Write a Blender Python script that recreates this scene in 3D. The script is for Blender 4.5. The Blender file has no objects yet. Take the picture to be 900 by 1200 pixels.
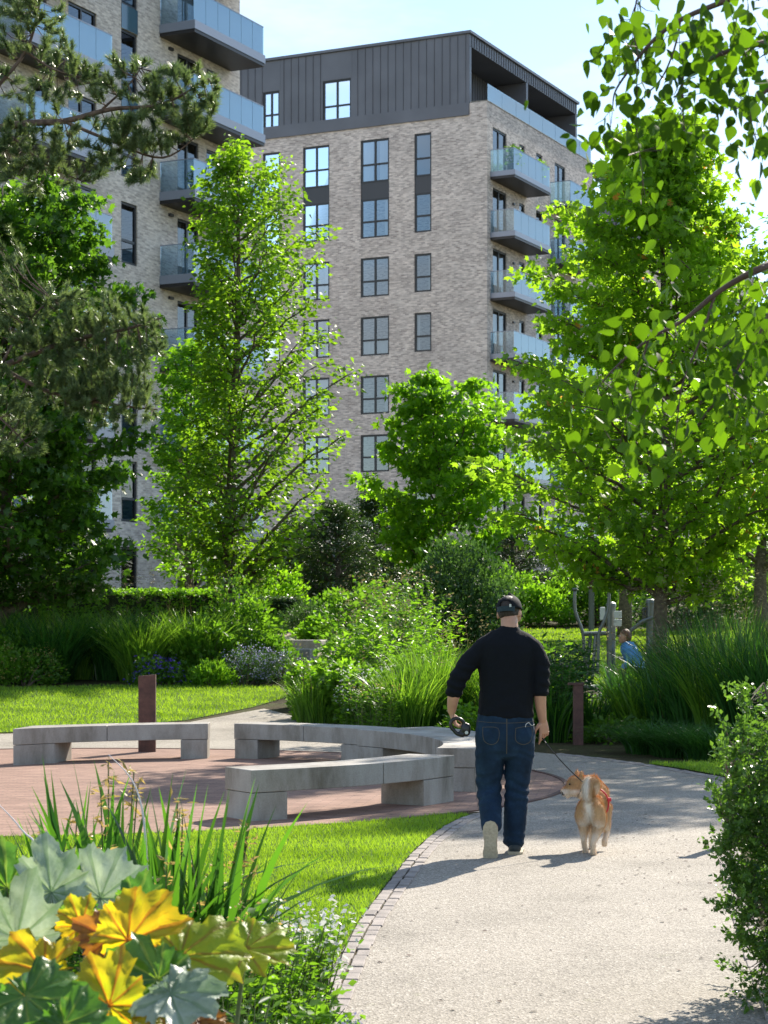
import bpy, math, random
import numpy as np
from mathutils import Vector, noise as mnoise
from math import sin, cos, pi, radians, sqrt
random.seed(7); rng = np.random.default_rng(11)
S = bpy.context.scene
COL = S.collection

# ------------------------------------------------------------------ camera, world, sun, exposure
F, H, YH = 2366.0, 1.6, 731.0            # focal length in photo pixels, eye height, horizon row
cam = bpy.data.cameras.new('camera'); camo = bpy.data.objects.new('camera', cam); COL.objects.link(camo)
camo.location = (0, 0, H); camo.rotation_euler = (radians(90), 0, 0)
cam.sensor_fit = 'VERTICAL'; cam.sensor_height = 36; cam.sensor_width = 27
cam.lens = F/1200*36; cam.shift_y = (YH-600)/1200; cam.clip_end = 6000; cam.clip_start = .05
cam.dof.use_dof = True; cam.dof.focus_distance = 14.2; cam.dof.aperture_fstop = 10.0
S.camera = camo

SUN_EL = radians(34.5); SUN_AZ = math.atan2(.46, .888)     # azimuth measured from +Y towards +X
W = bpy.data.worlds.new('World'); S.world = W; W.use_nodes = True
nt = W.node_tree; bg = nt.nodes['Background']
sky = nt.nodes.new('ShaderNodeTexSky'); sky.sky_type = 'NISHITA'; sky.sun_disc = False
sky.sun_elevation = SUN_EL; sky.sun_rotation = SUN_AZ; sky.air_density = 1.1; sky.dust_density = .1; sky.ozone_density = 2.5
tc = nt.nodes.new('ShaderNodeTexCoord'); mp = nt.nodes.new('ShaderNodeMapping'); mp.inputs['Scale'].default_value = (1, 1, 3.2); mp.inputs['Location'].default_value = (.35, .1, .42)
nz = nt.nodes.new('ShaderNodeTexNoise'); nz.inputs['Scale'].default_value = 4.2; nz.inputs['Detail'].default_value = 9; nz.inputs['Roughness'].default_value = .58
rp = nt.nodes.new('ShaderNodeValToRGB'); rp.color_ramp.elements[0].position = .45; rp.color_ramp.elements[1].position = .72
mx = nt.nodes.new('ShaderNodeMixRGB'); mx.inputs[2].default_value = (5.2, 5.5, 5.8, 1)
L = nt.links.new
L(tc.outputs['Generated'], mp.inputs[0]); L(mp.outputs[0], nz.inputs[0]); L(nz.outputs[0], rp.inputs[0])
L(rp.outputs[0], mx.inputs[0]); L(sky.outputs[0], mx.inputs[1]); L(mx.outputs[0], bg.inputs[0])
bg.inputs[1].default_value = .115

sun = bpy.data.lights.new('sun', 'SUN'); suno = bpy.data.objects.new('sun', sun); COL.objects.link(suno)
sun.energy = 5.0; sun.angle = radians(.53); sun.color = (1, .915, .79)
tosun = Vector((sin(SUN_AZ)*cos(SUN_EL), cos(SUN_AZ)*cos(SUN_EL), sin(SUN_EL)))
suno.rotation_euler = tosun.to_track_quat('Z', 'Y').to_euler()
S.view_settings.view_transform = 'Standard'; S.view_settings.look = 'None'
S.view_settings.gamma = 1; S.view_settings.use_curve_mapping = False
S.view_settings.exposure = .98
S.render.engine = 'CYCLES'
S.cycles.max_bounces = 7; S.cycles.diffuse_bounces = 4; S.cycles.glossy_bounces = 3
S.cycles.transmission_bounces = 4; S.cycles.transparent_max_bounces = 10; S.cycles.caustics_reflective = False; S.cycles.caustics_refractive = False
S.cycles.sample_clamp_indirect = 6; S.cycles.use_denoising = True

# ------------------------------------------------------------------ helpers: terrain and pixels
def g(Y):
    Y = np.asarray(Y, float)
    a = np.clip(Y-27, 0, 5)
    r = .045*a*a/10 + .045*np.clip(Y-32, 0, 118) + 0
    return r
def gz(Y): return float(g(Y))
def P(px, py, Y): return Vector(((px-450)/F*Y, Y, H-(py-YH)/F*Y))
def PX(px, Y): return (px-450)/F*Y
def G(px, py):
    lo, hi = 3., 150.
    for _ in range(50):
        m = (lo+hi)/2
        if YH+(H-gz(m))/m*F > py: lo = m
        else: hi = m
    return ((px-450)/F*lo, lo)

# ------------------------------------------------------------------ helpers: objects
def prep(o, label=None, cat=None, group=None, kind=None):
    if label: o['label'] = label
    if cat: o['category'] = cat
    if group: o['group'] = group
    if kind: o['kind'] = kind
    return o
def empty(name, loc=(0, 0, 0), rz=0, label=None, cat=None, group=None):
    o = bpy.data.objects.new(name, None); COL.objects.link(o); o.location = loc; o.rotation_euler = (0, 0, rz)
    o.empty_display_size = .2
    return prep(o, label, cat, group)
def mesh_np(name, V, Fs, mat, parent=None, tint=None, smooth=False, loc=None):
    """V (n,3); Fs list of (m,k) int arrays; tint: one value per face"""
    if not isinstance(Fs, list): Fs = [Fs]
    Fs = [np.asarray(f, np.int32) for f in Fs if len(f)]
    me = bpy.data.meshes.new(name); V = np.asarray(V, np.float32)
    me.vertices.add(len(V)); me.vertices.foreach_set('co', V.ravel())
    nl = sum(f.size for f in Fs); npol = sum(len(f) for f in Fs)
    me.loops.add(nl); me.loops.foreach_set('vertex_index', np.concatenate([f.ravel() for f in Fs]))
    me.polygons.add(npol)
    tot = np.concatenate([np.full(len(f), f.shape[1], np.int32) for f in Fs])
    st = np.concatenate([[0], np.cumsum(tot)[:-1]]).astype(np.int32)
    me.polygons.foreach_set('loop_start', st); me.polygons.foreach_set('loop_total', tot)
    if smooth: me.polygons.foreach_set('use_smooth', np.ones(npol, bool))
    if tint is not None:
        a = me.attributes.new('tint', 'FLOAT', 'FACE'); a.data.foreach_set('value', np.asarray(tint, np.float32))
    me.update(calc_edges=True)
    if isinstance(mat, (list, tuple)):
        for m in mat: me.materials.append(m)
    else: me.materials.append(mat)
    o = bpy.data.objects.new(name, me); COL.objects.link(o)
    if parent: o.parent = parent
    if loc is not None: o.location = loc
    return o
class MB:
    def __init__(s): s.v = []; s.f = []
    def quad(s, a, b, c, d):
        n = len(s.v); s.v += [a, b, c, d]; s.f.append((n, n+1, n+2, n+3))
    def poly(s, pts): n = len(s.v); s.v += list(pts); s.f.append(tuple(range(n, n+len(pts))))
    def box(s, x0, x1, y0, y1, z0, z1, b=0):
        if x0 > x1: x0, x1 = x1, x0
        if y0 > y1: y0, y1 = y1, y0
        n = len(s.v)
        s.v += [(x, y, z) for x in (x0, x1) for y in (y0, y1) for z in (z0, z1)]
        for f in ((0, 1, 3, 2), (4, 6, 7, 5), (0, 4, 5, 1), (2, 3, 7, 6), (0, 2, 6, 4), (1, 5, 7, 3)): s.f.append(tuple(n+i for i in f))
    def prism(s, pts, z0, z1):
        k = len(pts); n = len(s.v)
        s.v += [(p[0], p[1], z0) for p in pts]+[(p[0], p[1], z1) for p in pts]
        s.f.append(tuple(range(n+k-1, n-1, -1))); s.f.append(tuple(range(n+k, n+2*k)))
        for i in range(k): j = (i+1) % k; s.f.append((n+i, n+j, n+k+j, n+k+i))
    def tube(s, pts, rad, k=6, cap=True):
        pts = [Vector(p) for p in pts]
        if not hasattr(rad, '__len__'): rad = [rad]*len(pts)
        n = len(s.v); ref = None
        for i, p in enumerate(pts):
            t = (pts[min(i+1, len(pts)-1)]-pts[max(i-1, 0)])
            if t.length < 1e-9: t = Vector((0, 0, 1))
            t.normalize()
            if ref is None: ref = t.orthogonal().normalized()
            a = ref-t*ref.dot(t); a = a.normalized() if a.length > 1e-6 else t.orthogonal().normalized()
            ref = a; b = t.cross(a)
            for j in range(k):
                an = 2*pi*j/k; s.v.append(tuple(p+(a*cos(an)+b*sin(an))*rad[i]))
        for i in range(len(pts)-1):
            for j in range(k):
                q = (j+1) % k; s.f.append((n+i*k+j, n+i*k+q, n+(i+1)*k+q, n+(i+1)*k+j))
        if cap:
            s.f.append(tuple(n+j for j in range(k-1, -1, -1))); m = n+(len(pts)-1)*k; s.f.append(tuple(m+j for j in range(k)))
    def loft(s, rings, cap=True):
        """rings: (cx,cy,cz, ax, ay) horizontal ellipses"""
        k = 20; n = len(s.v)
        for (x, y, z, a, b) in rings:
            for j in range(k): t = 2*pi*j/k; s.v.append((x+a*cos(t), y+b*sin(t), z))
        for i in range(len(rings)-1):
            for j in range(k): q = (j+1) % k; s.f.append((n+i*k+j, n+i*k+q, n+(i+1)*k+q, n+(i+1)*k+j))
        if cap: s.f.append(tuple(n+j for j in range(k-1, -1, -1))); m = n+(len(rings)-1)*k; s.f.append(tuple(m+j for j in range(k)))
    def ell(s, c, r, rot=None, k=14, m=9):
        n = len(s.v); c = Vector(c)
        def T(v): v = Vector(v); v = rot @ v if rot is not None else v; return tuple(c+v)
        s.v.append(T((0, 0, -r[2])))
        for i in range(1, m):
            a = -pi/2+pi*i/m
            for j in range(k): t = 2*pi*j/k; s.v.append(T((r[0]*cos(a)*cos(t), r[1]*cos(a)*sin(t), r[2]*sin(a))))
        s.v.append(T((0, 0, r[2])))
        for j in range(k): s.f.append((n, n+1+(j+1) % k, n+1+j))
        for i in range(m-2):
            for j in range(k): q = (j+1) % k; a = n+1+i*k; s.f.append((a+j, a+q, a+k+q, a+k+j))
        a = n+1+(m-2)*k
        for j in range(k): s.f.append((a+j, a+(j+1) % k, a+k))
    def build(s, name, mat, parent=None, smooth=False, bevel=0, loc=None):
        me = bpy.data.meshes.new(name); me.from_pydata([tuple(v) for v in s.v], [], s.f)
        if smooth: me.polygons.foreach_set('use_smooth', [True]*len(me.polygons))
        for m in (mat if isinstance(mat, (list, tuple)) else [mat]): me.materials.append(m)
        me.update()
        o = bpy.data.objects.new(name, me); COL.objects.link(o)
        if parent: o.parent = parent
        if loc is not None: o.location = loc
        if bevel:
            b = o.modifiers.new('bevel', 'BEVEL'); b.width = bevel; b.segments = 2; b.limit_method = 'ANGLE'
        return o

# ------------------------------------------------------------------ materials
def newmat(name):
    m = bpy.data.materials.new(name); m.use_nodes = True; t = m.node_tree
    return m, t, t.nodes['Principled BSDF'], t.nodes['Material Output']
def nd(t, typ, **kw):
    n = t.nodes.new(typ)
    for k, v in kw.items():
        if k in n.inputs: n.inputs[k].default_value = v
        else: setattr(n, k, v)
    return n
def c4(c): return (c[0], c[1], c[2], 1)
def ramp(t, stops):
    n = t.nodes.new('ShaderNodeValToRGB'); e = n.color_ramp.elements
    while len(e) < len(stops): e.new(.5)
    for i, (p, c) in enumerate(stops): e[i].position = p; e[i].color = c4(c) if hasattr(c, '__len__') else (c, c, c, 1)
    return n
def plain(name, col, rough=.6, metal=0, spec=.5, noise=0, scale=20, bump=0, bscale=80):
    m, t, p, o = newmat(name); L = t.links.new
    p.inputs['Roughness'].default_value = rough; p.inputs['Metallic'].default_value = metal
    p.inputs['Specular IOR Level'].default_value = spec; p.inputs['Base Color'].default_value = c4(col)
    if noise:
        tc = nd(t, 'ShaderNodeTexCoord'); n = nd(t, 'ShaderNodeTexNoise', Scale=scale, Detail=6.0)
        r = ramp(t, [(.3, [c*(1-noise) for c in col]), (.7, [min(1, c*(1+noise)) for c in col])])
        L(tc.outputs['Object'], n.inputs['Vector']); L(n.outputs[0], r.inputs[0]); L(r.outputs[0], p.inputs['Base Color'])
    if bump:
        tc = nd(t, 'ShaderNodeTexCoord'); n = nd(t, 'ShaderNodeTexNoise', Scale=bscale, Detail=5.0)
        b = nd(t, 'ShaderNodeBump', Strength=bump, Distance=.01)
        L(tc.outputs['Object'], n.inputs['Vector']); L(n.outputs[0], b.inputs['Height']); L(b.outputs[0], p.inputs['Normal'])
    return m
def leafmat(name, dark, light, trans=.45, tcol=None, rough=.42, spec=.4, accent=None):
    m, t, p, o = newmat(name); L = t.links.new
    at = nd(t, 'ShaderNodeAttribute', attribute_name='tint')
    st = [(0, dark), (.95, light)]
    if accent: st = [(0, dark), (.93, light), (.96, accent), (1, accent)]
    r = ramp(t, st); L(at.outputs['Fac'], r.inputs[0]); L(r.outputs[0], p.inputs['Base Color'])
    p.inputs['Roughness'].default_value = rough; p.inputs['Specular IOR Level'].default_value = spec
    tr = nd(t, 'ShaderNodeBsdfTranslucent'); mul = nd(t, 'ShaderNodeMixRGB', blend_type='MULTIPLY'); mul.inputs[0].default_value = 1
    mul.inputs[2].default_value = c4(tcol or (2.7, 2.55, 1.1))
    L(r.outputs[0], mul.inputs[1]); L(mul.outputs[0], tr.inputs[0])
    mx = nd(t, 'ShaderNodeMixShader'); mx.inputs[0].default_value = trans
    L(p.outputs[0], mx.inputs[1]); L(tr.outputs[0], mx.inputs[2]); L(mx.outputs[0], o.inputs[0])
    return m
M = {}
M['bark'] = plain('bark', (.11, .085, .06), .9, noise=.45, scale=14, bump=.6, bscale=30)
M['pinebark'] = plain('pine bark', (.13, .09, .07), .9, noise=.45, scale=14, bump=.6)
M['stem'] = plain('stem', (.10, .13, .04), .7, noise=.3)
M['twig'] = plain('twig', (.10, .06, .045), .7, noise=.2)
M['maple'] = leafmat('maple leaf', (.055, .13, .010), (.20, .345, .03), .62, accent=(.40, .20, .06))
M['lime'] = leafmat('slender tree leaf', (.05, .11, .010), (.15, .28, .02), .55)
M['dark'] = leafmat('dark broadleaf', (.016, .06, .009), (.080, .18, .02), .5, tcol=(3.0, 2.7, 1.1), rough=.35)
M['yel'] = leafmat('yellow green leaf', (.06, .16, .012), (.15, .30, .02), .5)
M['mid'] = leafmat('palmate leaf', (.06, .15, .010), (.15, .30, .018), .6)
M['grey'] = leafmat('grey willow leaf', (.02, .055, .015), (.07, .14, .045), .35, tcol=(2.2, 2.2, 1.0))
M['needle'] = leafmat('pine needle', (.05, .095, .04), (.18, .25, .13), .35, tcol=(2, 1.9, .9), rough=.3, spec=.5)
M['yew'] = leafmat('yew needle', (.015, .045, .012), (.05, .10, .02), .25)
M['birch'] = leafmat('hanging leaf', (.006, .026, .003), (.085, .18, .008), .5, rough=.5, spec=.2)
M['grassb'] = leafmat('grass blade', (.035, .10, .012), (.15, .28, .035), .45, rough=.35)
M['grassd'] = leafmat('dark grass blade', (.012, .05, .012), (.045, .14, .025), .35, rough=.35)
M['peren'] = leafmat('perennial leaf', (.022, .080, .008), (.125, .25, .025), .5)
M['shrubr'] = leafmat('small shrub leaf', (.014, .05, .009), (.095, .19, .035), .42, rough=.35, spec=.4)
M['lawnb'] = leafmat('lawn blade', (.10, .20, .012), (.24, .40, .04), .45, tcol=(2, 1.8, .8))
M['iris'] = leafmat('iris leaf', (.008, .036, .012), (.065, .18, .018), .42, rough=.28, spec=.55)
M['straw'] = leafmat('straw flower head', (.30, .24, .10), (.55, .42, .16), .4, tcol=(1.3, 1.2, .9))
M['strawdry'] = leafmat('grass plume', (.12, .11, .06), (.26, .24, .13), .4, tcol=(1.3, 1.2, .9))
M['purple'] = leafmat('purple petal', (.07, .035, .32), (.14, .08, .50), .3, tcol=(1.2, 1.1, 1.2))
M['lilac'] = leafmat('pale lilac petal', (.30, .30, .52), (.5, .5, .7), .3, tcol=(1.2, 1.1, 1.2))
M['white'] = leafmat('white petal', (.65, .65, .62), (.8, .8, .78), .3, tcol=(1, 1, 1))
M['deadh'] = leafmat('dark seed head', (.03, .03, .035), (.09, .08, .08), .1, tcol=(1, 1, 1))
def granite():
    m, t, p, o = newmat('bench granite'); L = t.links.new
    tc = nd(t, 'ShaderNodeTexCoord'); n1 = nd(t, 'ShaderNodeTexNoise', Scale=3.0, Detail=8.0, Roughness=.65); n2 = nd(t, 'ShaderNodeTexNoise', Scale=160.0, Detail=3.0)
    r1 = ramp(t, [(.28, (.13, .11, .08)), (.44, (.27, .245, .21)), (.56, (.36, .335, .30)), (.75, (.44, .415, .38))]); r2 = ramp(t, [(.35, .72), (.6, 1.05)])
    mm = nd(t, 'ShaderNodeMixRGB', blend_type='MULTIPLY'); mm.inputs[0].default_value = .8
    mpn = nd(t, 'ShaderNodeMapping'); mpn.inputs['Scale'].default_value = (1, 1, .35)
    L(tc.outputs['Object'], mpn.inputs[0]); L(mpn.outputs[0], n1.inputs[0]); L(tc.outputs['Object'], n2.inputs[0]); L(n1.outputs[0], r1.inputs[0]); L(n2.outputs[0], r2.inputs[0])
    L(r1.outputs[0], mm.inputs[1]); L(r2.outputs[0], mm.inputs[2]); L(mm.outputs[0], p.inputs['Base Color']); p.inputs['Roughness'].default_value = .65
    b = nd(t, 'ShaderNodeBump', Strength=.25, Distance=.004); L(n2.outputs[0], b.inputs['Height']); L(b.outputs[0], p.inputs['Normal'])
    return m
M['granite'] = granite()
def rust():
    m, t, p, o = newmat('weathered steel'); L = t.links.new
    tc = nd(t, 'ShaderNodeTexCoord'); n = nd(t, 'ShaderNodeTexNoise', Scale=9.0, Detail=9.0, Roughness=.7)
    r = ramp(t, [(.3, (.05, .026, .022)), (.55, (.11, .052, .04)), (.8, (.16, .085, .06))])
    L(tc.outputs['Object'], n.inputs[0]); L(n.outputs[0], r.inputs[0]); L(r.outputs[0], p.inputs['Base Color']); p.inputs['Roughness'].default_value = .8
    return m
M['rust'] = rust()
def path_mat():
    m, t, p, o = newmat('resin bound gravel'); L = t.links.new
    tc = nd(t, 'ShaderNodeTexCoord')
    v = nd(t, 'ShaderNodeTexVoronoi', Scale=95.0); r = ramp(t, [(0, (.12, .105, .085)), (.35, (.265, .235, .195)), (.7, (.35, .315, .265)), (1, (.53, .49, .43))])
    n = nd(t, 'ShaderNodeTexNoise', Scale=.8, Detail=8.0, Roughness=.6); r2 = ramp(t, [(.30, (.60, .59, .56)), (.46, (.90, .89, .87)), (.65, (1.06, 1.05, 1.03))])
    n3 = nd(t, 'ShaderNodeTexNoise', Scale=5.0, Detail=8.0, Roughness=.75); r3 = ramp(t, [(.60, (1, 1, 1)), (.74, (.66, .74, .46))])
    m1 = nd(t, 'ShaderNodeMixRGB', blend_type='MULTIPLY'); m1.inputs[0].default_value = 1
    m2 = nd(t, 'ShaderNodeMixRGB', blend_type='MULTIPLY'); m2.inputs[0].default_value = .7
    for x in (v, n, n3): L(tc.outputs['Object'], x.inputs['Vector'])
    L(v.outputs['Color'], r.inputs[0]); L(n.outputs[0], r2.inputs[0]); L(n3.outputs[0], r3.inputs[0])
    L(r.outputs[0], m1.inputs[1]); L(r2.outputs[0], m1.inputs[2]); L(m1.outputs[0], m2.inputs[1]); L(r3.outputs[0], m2.inputs[2]); L(m2.outputs[0], p.inputs['Base Color'])
    p.inputs['Roughness'].default_value = .85; b = nd(t, 'ShaderNodeBump', Strength=.7, Distance=.006); L(v.outputs['Distance'], b.inputs['Height']); L(b.outputs[0], p.inputs['Normal'])
    return m
M['path'] = path_mat()
def brickmat(name, c1, c2, mortar, bw, bh, ms, wall, noise_cols, nscale=1.2, bias=0.0, rot=0):
    m, t, p, o = newmat(name); L = t.links.new
    tc = nd(t, 'ShaderNodeTexCoord'); br = nd(t, 'ShaderNodeTexBrick')
    br.inputs['Color1'].default_value = c4(c1); br.inputs['Color2'].default_value = c4(c2); br.inputs['Mortar'].default_value = c4(mortar)
    br.inputs['Scale'].default_value = 1; br.inputs['Brick Width'].default_value = bw; br.inputs['Row Height'].default_value = bh; br.inputs['Mortar Size'].default_value = ms; br.inputs['Bias'].default_value = bias
    br.inputs['Mortar Smooth'].default_value = .3
    if wall:
        sx = nd(t, 'ShaderNodeSeparateXYZ'); ad = nd(t, 'ShaderNodeMath', operation='ADD'); cx = nd(t, 'ShaderNodeCombineXYZ')
        L(tc.outputs['Object'], sx.inputs[0]); L(sx.outputs[0], ad.inputs[0]); L(sx.outputs[1], ad.inputs[1]); L(ad.outputs[0], cx.inputs[0]); L(sx.outputs[2], cx.inputs[1]); vec = cx.outputs[0]
    else:
        mpn = nd(t, 'ShaderNodeMapping'); mpn.inputs['Rotation'].default_value = (0, 0, rot); L(tc.outputs['Object'], mpn.inputs[0]); vec = mpn.outputs[0]
    L(vec, br.inputs['Vector'])
    n = nd(t, 'ShaderNodeTexNoise', Scale=nscale, Detail=6.0, Roughness=.65); L(vec, n.inputs['Vector'])
    r = ramp(t, [(.3, noise_cols[0]), (.7, noise_cols[1])]); L(n.outputs[0], r.inputs[0])
    # a second patch noise stretched along the courses
    mp2 = nd(t, 'ShaderNodeMapping'); mp2.inputs['Scale'].default_value = (3.5, 12, 1); n2 = nd(t, 'ShaderNodeTexNoise', Scale=1.0, Detail=3.0); L(vec, mp2.inputs[0]); L(mp2.outputs[0], n2.inputs[0])
    r2 = ramp(t, [(.38, (.62, .58, .55)), (.60, (1.12, 1.1, 1.08))]); L(n2.outputs[0], r2.inputs[0])
    m1 = nd(t, 'ShaderNodeMixRGB', blend_type='MULTIPLY'); m1.inputs[0].default_value = 1; m2 = nd(t, 'ShaderNodeMixRGB', blend_type='MULTIPLY'); m2.inputs[0].default_value = .42 if wall else .4
    L(br.outputs['Color'], m1.inputs[1]); L(r.outputs[0], m1.inputs[2]); L(m1.outputs[0], m2.inputs[1]); L(r2.outputs[0], m2.inputs[2]); L(m2.outputs[0], p.inputs['Base Color'])
    p.inputs['Roughness'].default_value = .88; p.inputs['Specular IOR Level'].default_value = .25
    b = nd(t, 'ShaderNodeBump', Strength=.5, Distance=.008); b.invert = True; L(br.outputs['Fac'], b.inputs['Height']); L(b.outputs[0], p.inputs['Normal'])
    return m
M['brick'] = brickmat('mottled brick wall', (.82, .74, .69), (.37, .31, .29), (.72, .67, .65), .225, .077, .012, True, ((.78, .77, .76), (1.1, 1.08, 1.05)), .5, -.15)
M['brick2'] = brickmat('pale brick wall', (.80, .74, .68), (.42, .36, .33), (.70, .67, .64), .225, .077, .012, True, ((.8, .8, .8), (1.1, 1.08, 1.05)), .5, -.2)
M['paver'] = brickmat('red brick paving', (.35, .225, .175), (.265, .165, .13), (.2, .145, .115), .21, .07, .006, False, ((.85, .84, .82), (1.12, 1.1, 1.08)), 2, 0, rot=.12)
M['sett'] = plain('granite sett', (.27, .235, .21), .85, noise=.3, scale=7, bump=.4)
def ground_mat(name, a, b, c, sc):
    m, t, p, o = newmat(name); L = t.links.new; tc = nd(t, 'ShaderNodeTexCoord'); n = nd(t, 'ShaderNodeTexNoise', Scale=sc, Detail=10.0, Roughness=.7); n2 = nd(t, 'ShaderNodeTexNoise', Scale=sc*25, Detail=4.0)
    r = ramp(t, [(.3, a), (.5, b), (.72, c)]); r2 = ramp(t, [(.3, .6), (.7, 1.3)]); mm = nd(t, 'ShaderNodeMixRGB', blend_type='MULTIPLY'); mm.inputs[0].default_value = .9
    L(tc.outputs['Object'], n.inputs[0]); L(tc.outputs['Object'], n2.inputs[0]); L(n.outputs[0], r.inputs[0]); L(n2.outputs[0], r2.inputs[0]); L(r.outputs[0], mm.inputs[1]); L(r2.outputs[0], mm.inputs[2])
    L(mm.outputs[0], p.inputs[0]); p.inputs['Roughness'].default_value = .95; p.inputs['Specular IOR Level'].default_value = .1
    bb = nd(t, 'ShaderNodeBump', Strength=.8, Distance=.03); L(n2.outputs[0], bb.inputs['Height']); L(bb.outputs[0], p.inputs['Normal'])
    return m
M['soil'] = ground_mat('bark mulch soil', (.035, .028, .018), (.07, .06, .03), (.06, .09, .025), 1.5)
M['lawn'] = ground_mat('mown lawn', (.05, .10, .012), (.075, .135, .014), (.10, .165, .02), 1.2)
M['gravel'] = ground_mat('pale garden gravel', (.30, .25, .18), (.38, .33, .25), (.2, .25, .1), .6)
M['frame'] = plain('dark window frame', (.022, .024, .028), .4)
M['metal'] = plain('grey standing seam zinc', (.13, .135, .155), .45, metal=.2, noise=.12, scale=.6)
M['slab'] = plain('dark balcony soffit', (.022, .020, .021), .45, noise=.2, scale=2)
M['fascia'] = plain('grey balcony fascia', (.27, .30, .37), .4, metal=.2)
M['roof'] = plain('roof membrane', (.2, .2, .2), .9)
M['curtain'] = plain('window curtain', (.50, .49, .46), .9)
M['blue'] = plain('blue spandrel glass', (.05, .11, .15), .08, spec=.8)
M['spandrel'] = plain('dark spandrel panel', (.045, .047, .055), .4)
def glass(name, tint, gl, tl=0, tlc=(1, 1, 1)):
    m, t, p, o = newmat(name); L = t.links.new
    tr = nd(t, 'ShaderNodeBsdfTransparent'); tr.inputs[0].default_value = c4(tint); gs = nd(t, 'ShaderNodeBsdfGlossy'); gs.inputs['Roughness'].default_value = .02; gs.inputs[0].default_value = (.9, .95, 1, 1)
    lw = nd(t, 'ShaderNodeLayerWeight'); lw.inputs[0].default_value = gl; mx = nd(t, 'ShaderNodeMixShader'); L(lw.outputs['Fresnel'], mx.inputs[0]); L(tr.outputs[0], mx.inputs[1]); L(gs.outputs[0], mx.inputs[2])
    last = mx
    if tl:
        df = nd(t, 'ShaderNodeBsdfDiffuse'); df.inputs[0].default_value = c4(tlc); tn = nd(t, 'ShaderNodeBsdfTranslucent'); tn.inputs[0].default_value = c4(tlc); a = nd(t, 'ShaderNodeAddShader')
        m3 = nd(t, 'ShaderNodeMixShader'); m3.inputs[0].default_value = .5; L(df.outputs[0], m3.inputs[1]); L(tn.outputs[0], m3.inputs[2])
        m2 = nd(t, 'ShaderNodeMixShader'); m2.inputs[0].default_value = tl; L(mx.outputs[0], m2.inputs[1]); L(m3.outputs[0], m2.inputs[2]); last = m2
    L(last.outputs[0], o.inputs[0]); return m
M['pane'] = glass('window glass', (.50, .56, .60), .50)
M['balglass'] = glass('balustrade glass', (.80, .92, .97), .72, .42, (.46, .76, .98))
M['sideglass'] = glass('clear side glass', (.84, .92, .95), .35, .10, (.5, .8, .95))

# ------------------------------------------------------------------ ground sheets
YL = sorted(set(list(np.arange(27, 150.1, 1.0))+[-30., 0., 5., 10., 15., 20., 200., 400., 900., 2500.]))
V = []; Q = []
xs = [-1800., -200., -60., -20., -8., 0., 8., 20., 60., 200., 1800.]
for y in YL:
    for x in xs: V.append((x, y, gz(y)))
nx = len(xs)
for i in range(len(YL)-1):
    for j in range(nx-1): Q.append((i*nx+j, i*nx+j+1, (i+1)*nx+j+1, (i+1)*nx+j))
prep(mesh_np('ground', V, [np.array(Q)], M['soil']), kind='structure')
import bmesh
def sheet(name, pts, off, mat, kind='structure'):
    bm = bmesh.new(); vs = [bm.verts.new((x, y, 0)) for x, y in pts]; bm.faces.new(vs)
    y0 = min(p[1] for p in pts); y1 = max(p[1] for p in pts)
    for y in YL:
        if y0 < y < y1: bmesh.ops.bisect_plane(bm, geom=bm.verts[:]+bm.edges[:]+bm.faces[:], plane_co=(0, y, 0), plane_no=(0, 1, 0))
    bmesh.ops.triangulate(bm, faces=bm.faces[:])
    for v in bm.verts: v.co.z = gz(v.co.y)+off
    me = bpy.data.meshes.new(name); bm.to_mesh(me); bm.free(); me.materials.append(mat)
    o = bpy.data.objects.new(name, me); COL.objects.link(o)
    return prep(o, kind=kind)
def spline(pts, n=8):
    out = []; P_ = [pts[0]]+list(pts)+[pts[-1]]
    for i in range(1, len(P_)-2):
        a, b, c, d = [np.array(P_[k], float) for k in (i-1, i, i+1, i+2)]
        for k in range(n):
            t = k/n; out.append(tuple(.5*((2*b)+(-a+c)*t+(2*a-5*b+4*c-d)*t*t+(-a+3*b-3*c+d)*t**3)))
    out.append(tuple(pts[-1])); return out
CC = (-3.55, 20.4); CR = 5.35
edgeL = [(-.62, 5.0), (-.40, 6.5), (-.20, 8.07), (-.05, 10.4), (.16, 12.6), (.37, 14.5), (.66, 16.2), (.95, 17.1)]
edgeR = [(1.15, 5.0), (1.35, 6.5), (1.55, 8.07), (1.85, 10.5), (2.08, 12.25), (2.34, 13.9), (2.95, 17.0), (3.40, 19.8), (3.45, 20.6), (3.2, 21.7), (2.75, 23.2), (2.1, 24.7), (1.3, 26.0), (.4, 26.8), (-.3, 28.2), (-1.1, 31.2), (-1.9, 33.4)]
eL = spline(edgeL); eR = spline(edgeR)
far = [(-2.0, 33.6), (-3.0, 31.2), (-5.4, 29.0), (-9.0, 27.6), (-14, 27.0), (-30, 26.6), (-30, 24), (-14, 23.6), (-9.2, 22.5)]
a0 = math.atan2(22.5-CC[1], -9.2-CC[0])
lowl = [(-9.2, 20.), (-8.6, 17.5), (-7.6, 15.6)]
arc = [(CC[0]+(CR-.1)*cos(a), CC[1]+(CR-.1)*sin(a)) for a in np.linspace(radians(-130), radians(-38), 30)]
sheet('path', eL[::-1][:0]+eR+far+lowl+arc+eL[::-1], .004, M['path'])
circ = [(CC[0]+CR*cos(a), CC[1]+CR*sin(a)) for a in np.linspace(0, 2*pi, 97)[:-1]]
sheet('paved_circle', circ, .008, M['paver'])
# dark steel rim round the paved circle
mb = MB()
for i in range(96):
    a, b = 2*pi*i/96, 2*pi*(i+1)/96
    q = [(CC[0]+r*cos(t), CC[1]+r*sin(t)) for r, t in ((CR, a), (CR+.05, a), (CR+.05, b), (CR, b))]
    mb.prism(q, -.02, .016)
prep(mb.build('paving_rim', M['rust']), kind='structure')
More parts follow.
